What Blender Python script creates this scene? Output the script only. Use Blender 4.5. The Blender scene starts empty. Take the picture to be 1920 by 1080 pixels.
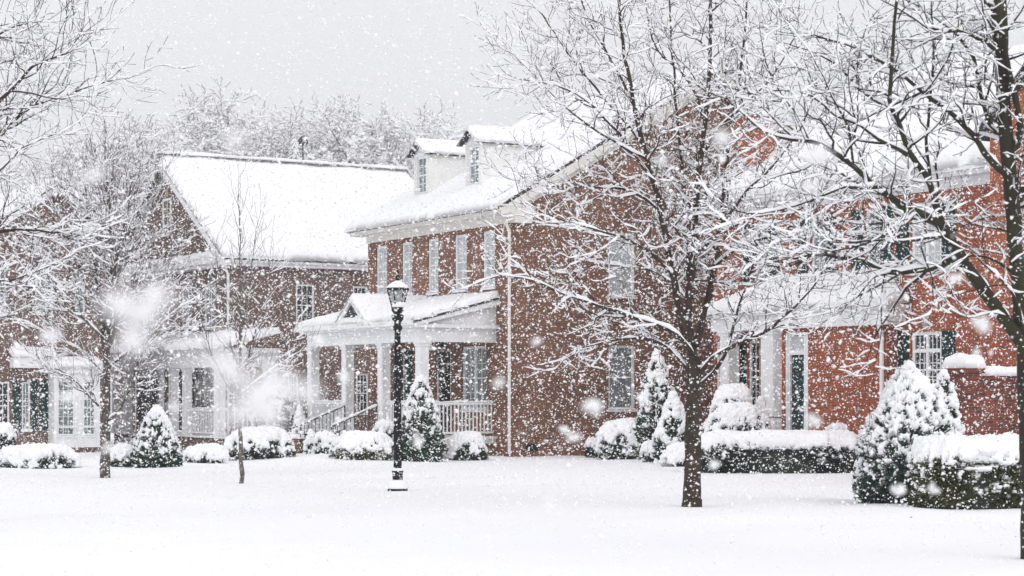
import bpy, math, random
import numpy as np
from mathutils import Vector, noise
R = math.radians
random.seed(7); rng = np.random.default_rng(11)
col = bpy.context.scene.collection
sc = bpy.context.scene

# ------------------------------------------------------------------ camera, sky, sun, exposure
F, HX, HY, CZ = 3700.0, 960.0, 740.0, 1.9          # focal length in photo pixels, principal column, horizon row, eye height
cam = bpy.data.cameras.new('camera'); co = bpy.data.objects.new('camera', cam); col.objects.link(co)
co.location = (0, 0, CZ); co.rotation_euler = (R(90), 0, 0)
cam.lens = 36 * F / 1920; cam.sensor_width = 36; cam.shift_y = 200 / 1920
cam.clip_start = 0.1; cam.clip_end = 2000
cam.dof.use_dof = True; cam.dof.focus_distance = 48; cam.dof.aperture_fstop = 4.0
sc.camera = co
sc.cycles.use_denoising = True
SUN_EL, SUN_AZ = 38, -48                            # sun high, over the camera's left shoulder
w = bpy.data.worlds.new('World'); sc.world = w; w.use_nodes = True
nt = w.node_tree; nt.nodes.clear()
out = nt.nodes.new('ShaderNodeOutputWorld'); add = nt.nodes.new('ShaderNodeAddShader')
b1 = nt.nodes.new('ShaderNodeBackground'); b2 = nt.nodes.new('ShaderNodeBackground')
sky = nt.nodes.new('ShaderNodeTexSky'); sky.sky_type = 'NISHITA'; sky.sun_disc = False
sky.sun_elevation = R(SUN_EL); sky.sun_rotation = R(180 + SUN_AZ); sky.dust_density = 6
hs = nt.nodes.new('ShaderNodeHueSaturation'); hs.inputs['Saturation'].default_value = 0.15
nt.links.new(sky.outputs[0], hs.inputs['Color']); nt.links.new(hs.outputs[0], b1.inputs[0]); b1.inputs[1].default_value = 0.05
b2.inputs[0].default_value = (0.785, 0.785, 0.815, 1); b2.inputs[1].default_value = 0.99   # even snow cloud
nt.links.new(b1.outputs[0], add.inputs[0]); nt.links.new(b2.outputs[0], add.inputs[1]); nt.links.new(add.outputs[0], out.inputs[0])
sd = bpy.data.lights.new('sun', 'SUN'); sd.energy = 0.7; sd.angle = R(25); sd.color = (1, 0.985, 0.96)
so = bpy.data.objects.new('sun', sd); col.objects.link(so)
so.rotation_euler = (R(90 - SUN_EL), 0, R(SUN_AZ)); so.location = (0, 0, 60)
sc.view_settings.view_transform = 'Standard'; sc.view_settings.look = 'None'; sc.view_settings.exposure = 0.0; sc.view_settings.gamma = 1

# ------------------------------------------------------------------ helpers
def at(px, py, Y):
    return Vector(((px - HX) / F * Y, Y, CZ + (HY - py) / F * Y))
def sm(a, b, x):
    t = max(0, min(1, (x - a) / (b - a))); return t * t * (3 - 2 * t)
def gz(x, y):                                       # height of the snow-covered ground
    z = -0.33 * sm(54, 70, y) * sm(-6, -14, x)
    z += 0.07 * noise.noise(Vector((x * .18, y * .14, 3.1))) + 0.040 * noise.noise(Vector((x * .7, y * .6, 9.0)))
    z += 0.10 * math.exp(-((x - 3.8) / 2.6) ** 2 - ((y - 29.2) / 1.1) ** 2) + 0.10 * math.exp(-((x - 8.5) / 3.4) ** 2 - ((y - 29.5) / 1.4) ** 2)
    z += 0.08 * math.exp(-((x - 6) / 3) ** 2 - ((y - 20.8) / .9) ** 2)
    z += 0.16 * math.exp(-((x + 5.6) / 2.6) ** 2 - ((y - 57.5) / 2.6) ** 2) + 0.12 * math.exp(-((x - 5.5) / 3.0) ** 2 - ((y - 26.6) / 1.3) ** 2)
    for k, off in ((0, 0), (1, 1.5)):               # snowed-in wheel tracks in the foreground
        cx = -1.2 + off + 0.09 * (y - 26) ** 2 * -0.25 - 2.2
        z -= 0.022 * math.exp(-((x - cx) / .25) ** 2) * sm(38, 33, y)
    return z
def tag(o, label=None, cat=None, group=None, kind=None):
    if label: o['label'] = label
    if cat: o['category'] = cat
    if group: o['group'] = group
    if kind: o['kind'] = kind
    return o
def empty(name, loc, rz=0.0):
    o = bpy.data.objects.new(name, None); col.objects.link(o)
    o.location = loc; o.rotation_euler = (0, 0, rz); o.empty_display_size = 0.3
    return o
def np_mesh(name, V, faces, mat, parent=None, smooth=False):
    """V (n,3) array; faces: list of (m,k) int arrays"""
    me = bpy.data.meshes.new(name)
    V = np.asarray(V, dtype=np.float32)
    me.vertices.add(len(V)); me.vertices.foreach_set('co', V.ravel())
    nl = sum(f.size for f in faces); npoly = sum(len(f) for f in faces)
    me.loops.add(nl); me.loops.foreach_set('vertex_index', np.concatenate([f.ravel() for f in faces]).astype(np.int32))
    starts = []; s = 0
    for f in faces:
        k = f.shape[1]; starts.append(s + np.arange(len(f)) * k); s += f.size
    me.polygons.add(npoly); me.polygons.foreach_set('loop_start', np.concatenate(starts).astype(np.int32))
    me.update(calc_edges=True)
    if smooth: me.polygons.foreach_set('use_smooth', np.ones(npoly, dtype=bool))
    me.materials.append(mat)
    o = bpy.data.objects.new(name, me); col.objects.link(o)
    if parent is not None: o.parent = parent
    return o
class MB:
    def __init__(s): s.v = []; s.f = []
    def add(s, vs, fs):
        n = len(s.v); s.v += [tuple(v) for v in vs]; s.f += [tuple(i + n for i in f) for f in fs]
    def box(s, x0, x1, y0, y1, z0, z1):
        s.add([(x0,y0,z0),(x1,y0,z0),(x1,y1,z0),(x0,y1,z0),(x0,y0,z1),(x1,y0,z1),(x1,y1,z1),(x0,y1,z1)],
              [(0,3,2,1),(4,5,6,7),(0,1,5,4),(1,2,6,5),(2,3,7,6),(3,0,4,7)])
    def mbox(s, mp, a0, a1, z0, z1, d0, d1):
        p = [mp(a0,z0,d0),mp(a1,z0,d0),mp(a1,z0,d1),mp(a0,z0,d1),mp(a0,z1,d0),mp(a1,z1,d0),mp(a1,z1,d1),mp(a0,z1,d1)]
        s.add(p, [(0,3,2,1),(4,5,6,7),(0,1,5,4),(1,2,6,5),(2,3,7,6),(3,0,4,7)])
    def prism(s, mp, pts, d0, d1):
        n = len(pts); p = [mp(a,z,d0) for a,z in pts] + [mp(a,z,d1) for a,z in pts]
        s.add(p, [tuple(range(n))[::-1], tuple(range(n, 2*n))] + [(i, (i+1)%n, n+(i+1)%n, n+i) for i in range(n)])
    def lathe(s, prof, cx=0, cy=0, seg=16, square=False):
        n0 = len(s.v); n = len(prof)
        for r, z in prof:
            for k in range(seg):
                a = 2*math.pi*k/seg + (math.pi/4 if square else 0)
                s.v.append((cx + r*math.cos(a), cy + r*math.sin(a), z))
        for i in range(n-1):
            for k in range(seg):
                s.f.append((n0+i*seg+k, n0+i*seg+(k+1)%seg, n0+(i+1)*seg+(k+1)%seg, n0+(i+1)*seg+k))
        s.f.append(tuple(n0+k for k in range(seg))[::-1]); s.f.append(tuple(n0+(n-1)*seg+k for k in range(seg)))
    def bar(s, a, b, r, seg=6):
        a = Vector(a); b = Vector(b); t = (b-a).normalized(); ref = Vector((0,0,1)) if abs(t.z) < .9 else Vector((1,0,0))
        u = t.cross(ref).normalized(); v = t.cross(u); n0 = len(s.v)
        for p in (a, b):
            for k in range(seg):
                an = 2*math.pi*k/seg; s.v.append(tuple(p + u*math.cos(an)*r + v*math.sin(an)*r))
        s.f += [(n0+k, n0+(k+1)%seg, n0+seg+(k+1)%seg, n0+seg+k) for k in range(seg)]
        s.f += [tuple(n0+k for k in range(seg))[::-1], tuple(n0+seg+k for k in range(seg))]
    def build(s, name, mat, parent=None, smooth=False, bevel=0):
        me = bpy.data.meshes.new(name); me.from_pydata(s.v, [], s.f); me.materials.append(mat)
        if smooth: me.polygons.foreach_set('use_smooth', [True]*len(me.polygons))
        me.update(); o = bpy.data.objects.new(name, me); col.objects.link(o)
        if parent is not None: o.parent = parent
        if bevel:
            m = o.modifiers.new('bevel', 'BEVEL'); m.width = bevel; m.segments = 2
        return o

# ------------------------------------------------------------------ materials
def mat(name, c=(.5,.5,.5), rough=.6, spec=.3, var=0.0, vscale=3.0, bump=0.0, bscale=40.0, c2=None, metal=0):
    m = bpy.data.materials.new(name); m.use_nodes = True; n = m.node_tree.nodes; l = m.node_tree.links
    p = n['Principled BSDF']; p.inputs['Base Color'].default_value = (*c, 1); p.inputs['Roughness'].default_value = rough
    p.inputs['Specular IOR Level'].default_value = spec; p.inputs['Metallic'].default_value = metal
    tc = n.new('ShaderNodeTexCoord')
    if var or c2:
        nz = n.new('ShaderNodeTexNoise'); nz.inputs['Scale'].default_value = vscale; nz.inputs['Detail'].default_value = 6
        rp = n.new('ShaderNodeValToRGB'); l.new(tc.outputs['Object'], nz.inputs['Vector']); l.new(nz.outputs['Fac'], rp.inputs[0])
        d = c2 if c2 else tuple(x * (1 - var) for x in c)
        rp.color_ramp.elements[0].position = .38; rp.color_ramp.elements[1].position = .62
        rp.color_ramp.elements[0].color = (*d, 1); rp.color_ramp.elements[1].color = (*c, 1); l.new(rp.outputs[0], p.inputs['Base Color'])
    if bump:
        nb = n.new('ShaderNodeTexNoise'); nb.inputs['Scale'].default_value = bscale; nb.inputs['Detail'].default_value = 4
        bp = n.new('ShaderNodeBump'); bp.inputs['Strength'].default_value = bump; bp.inputs['Distance'].default_value = .02
        l.new(tc.outputs['Object'], nb.inputs['Vector']); l.new(nb.outputs['Fac'], bp.inputs['Height']); l.new(bp.outputs[0], p.inputs['Normal'])
    return m
def brick_mat(name, ca, cb, mortar, stain):
    m = bpy.data.materials.new(name); m.use_nodes = True; n = m.node_tree.nodes; l = m.node_tree.links
    p = n['Principled BSDF']; p.inputs['Roughness'].default_value = .85; p.inputs['Specular IOR Level'].default_value = .2
    tc = n.new('ShaderNodeTexCoord'); sp = n.new('ShaderNodeSeparateXYZ'); ad = n.new('ShaderNodeMath'); ad.operation = 'ADD'
    cb_ = n.new('ShaderNodeCombineXYZ'); l.new(tc.outputs['Object'], sp.inputs[0]); l.new(sp.outputs[0], ad.inputs[0]); l.new(sp.outputs[1], ad.inputs[1])
    l.new(ad.outputs[0], cb_.inputs[0]); l.new(sp.outputs[2], cb_.inputs[1])
    br = n.new('ShaderNodeTexBrick'); br.inputs['Scale'].default_value = 1; br.inputs['Brick Width'].default_value = .215
    br.inputs['Row Height'].default_value = .075; br.inputs['Mortar Size'].default_value = .008; br.inputs['Bias'].default_value = -.1
    br.inputs['Color1'].default_value = (*ca, 1); br.inputs['Color2'].default_value = (*cb, 1); br.inputs['Mortar'].default_value = (*mortar, 1)
    l.new(cb_.outputs[0], br.inputs['Vector'])
    nz = n.new('ShaderNodeTexNoise'); nz.inputs['Scale'].default_value = .8; nz.inputs['Detail'].default_value = 8; l.new(tc.outputs['Object'], nz.inputs['Vector'])
    rp = n.new('ShaderNodeValToRGB'); rp.color_ramp.elements[0].position = .35; rp.color_ramp.elements[1].position = .7
    rp.color_ramp.elements[0].color = (*stain, 1); rp.color_ramp.elements[1].color = (1, 1, 1, 1); l.new(nz.outputs[0], rp.inputs[0])
    mx = n.new('ShaderNodeMix'); mx.data_type = 'RGBA'; mx.blend_type = 'MULTIPLY'; mx.inputs[0].default_value = 1
    l.new(br.outputs[0], mx.inputs[6]); l.new(rp.outputs[0], mx.inputs[7]); l.new(mx.outputs[2], p.inputs['Base Color'])
    bp = n.new('ShaderNodeBump'); bp.inputs['Strength'].default_value = .5; bp.inputs['Distance'].default_value = .008; bp.invert = True
    l.new(br.outputs['Fac'], bp.inputs['Height']); l.new(bp.outputs[0], p.inputs['Normal'])
    return m
M = dict(
    snow=mat('snow', (.90,.905,.925), .75, .15, bump=.25, bscale=14),
    ground=mat('snow_ground', (.90,.905,.93), .75, .12, bump=.25, bscale=2.5),
    flake=mat('snowflake', (.91,.91,.92), .85, .05),
    brick_brown=brick_mat('brown_brick', (.30,.132,.084), (.16,.078,.054), (.26,.185,.14), (.72,.7,.7)),
    brick_red=brick_mat('red_brick', (.46,.108,.042), (.25,.062,.034), (.34,.20,.14), (.75,.7,.7)),
    brick_old=brick_mat('old_brick', (.20,.108,.086), (.12,.076,.064), (.22,.18,.16), (.8,.8,.8)),
    brick_grey=brick_mat('grey_brick', (.17,.085,.068), (.10,.06,.052), (.18,.14,.12), (.8,.8,.8)),
    brick_garden=brick_mat('garden_brick', (.31,.070,.042), (.085,.040,.038), (.24,.13,.10), (.6,.6,.6)),
    matte_black=mat('matte_door_paint', (.012,.013,.016), .8, .12, var=.3, vscale=6),
    white=mat('white_paint', (.84,.85,.86), .45, .35, var=.08, vscale=2),
    cream=mat('cream_paint', (.78,.77,.73), .5, .3, var=.06, vscale=2),
    siding=mat('pale_siding', (.80,.80,.78), .55, .3, var=.06),
    shingle=mat('dark_shingle', (.06,.06,.065), .9, .2, var=.4, vscale=8),
    teal=mat('dark_green_paint', (.014,.045,.045), .7, .15, var=.2),
    black=mat('black_paint', (.008,.009,.012), .55, .22, var=.3, vscale=12),
    glass_pale=mat('blind_behind_glass', (.50,.54,.56), .12, .5, var=.18, vscale=1.3),
    glass_mid=mat('curtain_behind_glass', (.24,.28,.30), .10, .4, var=.35, vscale=2.2),
    glass_dark=mat('dark_window_glass', (.030,.038,.042), .12, .3, var=.5, vscale=2),
    glass_white=mat('lantern_glass', (.36,.37,.38), .2, .5, var=.15, vscale=6),
    bark=mat('wet_bark', (.060,.040,.030), .8, .25, c2=(.028,.022,.018), vscale=9, bump=.8, bscale=30),
    bark_moss=mat('mossy_bark', (.030,.024,.020), .8, .25, c2=(.040,.042,.018), vscale=3.5, bump=.8, bscale=30),
    bark_grey=mat('grey_bark', (.13,.112,.10), .85, .2, c2=(.07,.06,.055), vscale=8, bump=.8, bscale=30),
    twig=mat('reddish_twigs', (.085,.050,.042), .8, .2, c2=(.045,.032,.028), vscale=5),
    twig_dark=mat('dark_twigs', (.045,.034,.030), .8, .2, c2=(.028,.024,.022), vscale=5),
    twig_hazed=mat('haze_paled_twigs', (.30,.28,.275), .8, .2, c2=(.20,.185,.18), vscale=5),  # distance haze of the far trees put into the colour as extra paleness
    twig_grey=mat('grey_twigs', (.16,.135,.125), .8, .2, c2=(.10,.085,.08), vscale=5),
    leaf=mat('evergreen_leaves', (.034,.088,.042), .6, .3, c2=(.013,.036,.020), vscale=9),
    leaf_blue=mat('fir_needles', (.028,.070,.048), .6, .3, c2=(.011,.030,.024), vscale=9),
    leaf_olive=mat('boxwood_leaves', (.080,.080,.028), .6, .3, c2=(.035,.045,.018), vscale=5),
    leaf_dark=mat('yew_leaves', (.022,.035,.024), .6, .3, c2=(.012,.018,.014), vscale=9),
    iron=mat('iron', (.025,.025,.028), .5, .5, var=.3),
    stone=mat('pale_stone', (.42,.34,.28), .8, .2, var=.2),
)

# ------------------------------------------------------------------ snow sheets and tubes
def snow_sheet(parent, c00, c10, c11, c01, th=.16, nu=40, nv=24, edge=.25, seed=0, lump=.35, name='snow', over=.04, fr=.7):
    """a lying layer of snow over the quad c00 c10 c11 c01, rounded at its rim"""
    c = [np.array(p, float) for p in (c00, c10, c11, c01)]
    lu = max(np.linalg.norm(c[1]-c[0]), np.linalg.norm(c[2]-c[3])); lv = max(np.linalg.norm(c[3]-c[0]), np.linalg.norm(c[2]-c[1]))
    nu = max(4, min(nu, int(lu/.07)+3)); nv = max(4, min(nv, int(lv/.07)+3))
    us = np.linspace(0, 1, nu+1); vs = np.linspace(0, 1, nv+1)
    us = .5 - .5*np.cos(np.pi*us)*.35 + (us-.5)*.65 if nu > 6 else us
    us = (us-us[0])/(us[-1]-us[0])
    V = []; cen = sum(c)/4; roofy = name in ('roof_snow', 'dormer_snow', 'gable_snow', 'bay_snow', 'cornice_snow')
    if roofy: seed = 0
    def P(u, v): return c[0]*(1-u)*(1-v)+c[1]*u*(1-v)+c[2]*u*v+c[3]*(1-u)*v
    for v in vs:
        for u in us:
            p = P(u, v); e = min(u*lu, (1-u)*lu, v*lv, 9 if roofy else (1-v)*lv); k = min(1, e/edge) if edge > 0 else 1
            k = math.sqrt(max(0, 1-(1-k)**2))
            n1 = noise.noise(Vector((p[0]*fr+seed, p[1]*fr, p[2]*fr))); n2 = noise.noise(Vector((p[0]*4+seed, p[1]*4, p[2]*4)))
            h = th*(.35+.65*k)*(1+lump*n1+.18*n2)
            q = p.copy(); q[2] += max(h, .02)
            if e < 1e-6:
                d = (p-cen); d[2] = 0; d /= (np.linalg.norm(d)+1e-9); q[:2] += d[:2]*over*(1+.9*n2*2); q[2] -= th*((.55+.5*n2) if roofy and v == 0 else (.6 if roofy else .35))
            V.append(q)
    top = np.array(V); bot = top.copy()
    for j, v in enumerate(vs):
        for i, u in enumerate(us):
            bot[j*(nu+1)+i] = P(u, v) + np.array((0, 0, .004))
    n = len(top); idx = np.arange(n).reshape(nv+1, nu+1)
    q = np.stack([idx[:-1,:-1], idx[:-1,1:], idx[1:,1:], idx[1:,:-1]], -1).reshape(-1, 4)
    rim = list(idx[0,:]) + list(idx[1:,-1]) + list(idx[-1,:-1][::-1]) + list(idx[1:-1,0][::-1])
    rq = np.array([(rim[i], rim[i]+n, rim[(i+1)%len(rim)]+n, rim[(i+1)%len(rim)]) for i in range(len(rim))])
    return np_mesh(name, np.vstack([top, bot]), [q, q[:, ::-1]+n, rq], M['snow'], parent, smooth=True)
class Tubes:
    def __init__(s): s.V = []; s.Q = []; s.n = 0
    def add(s, P, r, k=4, flat=1.0):
        P = np.asarray(P, float); r = np.asarray(r, float); n = len(P)
        T = np.gradient(P, axis=0); T /= (np.linalg.norm(T, axis=1, keepdims=True)+1e-9)
        ref = np.array((0, 0, 1.)) if abs(T[:, 2].mean()) < .85 else np.array((1., 0, 0))
        N = np.cross(T, ref); N /= (np.linalg.norm(N, axis=1, keepdims=True)+1e-9); B = np.cross(N, T)
        a = np.arange(k)*2*np.pi/k + .4
        V = P[:, None, :] + r[:, None, None]*(np.cos(a)[None, :, None]*N[:, None, :] + flat*np.sin(a)[None, :, None]*B[:, None, :])
        s.V.append(V.reshape(-1, 3)); i = np.arange(n-1)[:, None]*k; j = np.arange(k)[None, :]; j2 = (j+1) % k
        s.Q.append(np.stack([i+j, i+j2, i+k+j2, i+k+j], -1).reshape(-1, 4)+s.n); s.n += n*k
    def build(s, name, m, parent):
        if not s.V: return None
        return np_mesh(name, np.vstack(s.V), [np.vstack(s.Q)], m, parent, smooth=True)

# ------------------------------------------------------------------ ground
def ground():
    xs = np.concatenate([np.linspace(-170, -26, 16), np.linspace(-24, 24, 150), np.linspace(26, 170, 16)])
    ys = np.concatenate([np.linspace(-8, 18, 14), np.linspace(18.4, 60, 150), np.linspace(61, 100, 60), np.linspace(104, 260, 18)])
    V = np.array([(x, y, gz(x, y)) for y in ys for x in xs]); idx = np.arange(len(V)).reshape(len(ys), len(xs))
    q = np.stack([idx[:-1,:-1], idx[:-1,1:], idx[1:,1:], idx[1:,:-1]], -1).reshape(-1, 4)
    tag(np_mesh('ground', V, [q], M['ground'], smooth=True), kind='structure')
ground()

# ------------------------------------------------------------------ houses
TH = R(31); E1 = Vector((math.cos(TH), math.sin(TH), 0)); E2 = Vector((-math.sin(TH), math.cos(TH), 0))
class Frame:                                        # a house's own axes: x runs E1 (away from the street front), y runs E2 (along the front)
    def __init__(s, px, Y, z): s.o = Vector(((px-HX)/F*Y, Y, z)); s.z = z
    def solve(s, px, base, e):
        r = (px-HX)/F; return (r*base.y-base.x)/(e.x-r*e.y)
    def front(s, px, py=None, off=0.0):             # point seen at a photo pixel, on the plane x = off
        b = s.o+E1*off; t = s.solve(px, b, E2)
        if py is None: return t
        return t, CZ+(HY-py)/F*(b+E2*t).y-s.z
    def side(s, px, py=None, off=0.0):              # ... on the plane y = off
        b = s.o+E2*off; t = s.solve(px, b, E1)
        if py is None: return t
        return t, CZ+(HY-py)/F*(b+E1*t).y-s.z
def FR(off=0.0): return lambda a, z, d: (off+d, a, z)       # facing -x; d goes inwards
def SD(off=0.0): return lambda a, z, d: (a, off+d, z)       # facing -y
def wall(parent, mp, a0, a1, z0, z1, holes, m, depth=.13, name='wall', top=None, thick=.3):
    A = sorted({a0, a1, *[h[0] for h in holes], *[h[1] for h in holes]}); Z = sorted({z0, z1, *[h[2] for h in holes], *[h[3] for h in holes]})
    b = MB()
    def inh(a, z): return any(h[0] < a < h[1] and h[2] < z < h[3] for h in holes)
    for i in range(len(A)-1):
        for j in range(len(Z)-1):
            if not inh((A[i]+A[i+1])/2, (Z[j]+Z[j+1])/2):
                b.add([mp(A[i],Z[j],0), mp(A[i+1],Z[j],0), mp(A[i+1],Z[j+1],0), mp(A[i],Z[j+1],0)], [(0,1,2,3)])
    for h in holes:
        p = [mp(h[0],h[2],0), mp(h[1],h[2],0), mp(h[1],h[3],0), mp(h[0],h[3],0), mp(h[0],h[2],depth), mp(h[1],h[2],depth), mp(h[1],h[3],depth), mp(h[0],h[3],depth)]
        b.add(p, [(0,1,5,4), (1,2,6,5), (2,3,7,6), (3,0,4,7)])
    if top:                                         # the gable above
        b.add([mp(a, z, 0) for a, z in top], [tuple(range(len(top)))])
    return b.build(name, m, parent)
def window(parent, mp, a0, a1, z0, z1, cols=2, rows=4, pane='glass_mid', fr=.06, sill=True, mull=0, snow=True, frm='white', name='window', rec=.05):
    g = .003; b = MB(); a0 += g; a1 -= g; z0 += g; z1 -= g; d0, d1 = rec, rec+.07
    b.mbox(mp, a0, a1, z0, z0+fr, d0, d1); b.mbox(mp, a0, a1, z1-fr, z1, d0, d1)
    b.mbox(mp, a0, a0+fr, z0+fr, z1-fr, d0, d1); b.mbox(mp, a1-fr, a1, z0+fr, z1-fr, d0, d1)
    zm = (z0+z1)/2
    b.mbox(mp, a0+fr, a1-fr, zm-.022, zm+.022, d0+.012, d1-.004)
    if mull:
        for k in range(mull):
            am = a0+(a1-a0)*(k+1)/(mull+1); b.mbox(mp, am-.05, am+.05, z0+fr, z1-fr, d0-.006, d1-.002)
    mw = .011
    for k in range(1, cols):
        am = a0+fr+(a1-a0-2*fr)*k/cols; b.mbox(mp, am-mw, am+mw, z0+fr, z1-fr, d0+.028, d1-.012)
    for k in range(1, rows):
        zz = z0+fr+(z1-z0-2*fr)*k/rows; b.mbox(mp, a0+fr, a1-fr, zz-mw, zz+mw, d0+.031, d1-.015)
    o = b.build(name, M[frm], parent)
    p = MB(); p.mbox(mp, a0+fr*.5, a1-fr*.5, z0+fr*.5, z1-fr*.5, d1-.018, d1-.006); p.build('pane', M[pane], o)
    if sill:
        s = MB(); s.mbox(mp, a0-.06, a1+.06, z0-.075, z0-.006, -.05, d0+.03); s.build('sill', M[frm], o)
        if snow:
            q = [mp(a0-.05, z0-.004, -.055), mp(a1+.05, z0-.004, -.055), mp(a1+.05, z0-.004, d0-.004), mp(a0-.05, z0-.004, d0-.004)]
            snow_sheet(o, q[0], q[1], q[2], q[3], .05, edge=.06, seed=a0*7, name='sill_snow', over=.01)
    return o
def shutter(parent, mp, a0, a1, z0, z1, m='teal', proud=.04):
    b = MB(); b.mbox(mp, a0, a1, z0, z1, -.03, -.004)
    for aa, bb in ((a0, a0+.05), (a1-.05, a1)): b.mbox(mp, aa, bb, z0, z1, -.05, -.03)
    n = max(4, int((z1-z0)/.07))
    for k in range(n):
        z = z0+(z1-z0)*(k+.2)/n; b.mbox(mp, a0+.05, a1-.05, z, z+(z1-z0)/n*.45, -.044, -.03)
    return b.build('shutter', M[m], parent)
def downpipe(parent, x, y, z0, z1, r=.05, m='cream'):
    b = MB(); b.bar((x, y, z0), (x, y, z1-.35), r, 10); b.bar((x, y, z1-.35), (x-.12, y-.02, z1-.12), r, 10); b.bar((x-.12, y-.02, z1-.12), (x-.12, y-.02, z1), r, 10)
    for z in np.arange(z0+.5, z1-.4, 2.0): b.bar((x, y, z), (x, y, z+.05), r*1.35, 10)
    return b.build('downpipe', M[m], parent, smooth=False)
def railing(parent, mp, a0, a1, z0, z1, m='white', step=.13, w_=.018, snow=True, name='railing'):
    b = MB(); b.mbox(mp, a0, a1, z1-.07, z1, -.045, .045); b.mbox(mp, a0, a1, z0+.06, z0+.12, -.035, .035)
    n = int((a1-a0)/step)
    for k in range(n):
        a = a0+(a1-a0)*(k+.5)/n; b.mbox(mp, a-w_, a+w_, z0+.12, z1-.07, -w_, w_)
    o = b.build(name, M[m], parent)
    if snow:
        q = [mp(a0, z1+.002, -.05), mp(a1, z1+.002, -.05), mp(a1, z1+.002, .05), mp(a0, z1+.002, .05)]
        snow_sheet(o, *q, .06, edge=.05, seed=a0*3, name='rail_snow', over=.008, nu=60, lump=.6, fr=2.5)
    return o
def column(parent, x, y, z0, z1, h=.15, m='white'):
    b = MB(); b.box(x-h, x+h, y-h, y+h, z0+.16, z1-.14); b.box(x-h-.04, x+h+.04, y-h-.04, y+h+.04, z0, z0+.16)
    b.box(x-h-.03, x+h+.03, y-h-.03, y+h+.03, z1-.14, z1-.06); b.box(x-h-.06, x+h+.06, y-h-.06, y+h+.06, z1-.06, z1-.002)
    for s in (-1, 1):                               # raised stiles on the faces seen
        b.box(x-h-.012, x-h, y+s*h*.78-.02, y+s*h*.78+.02, z0+.16, z1-.14); b.box(x+s*h*.78-.02, x+s*h*.78+.02, y-h-.012, y-h, z0+.16, z1-.14)
    return b.build('column', M[m], parent)

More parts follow.
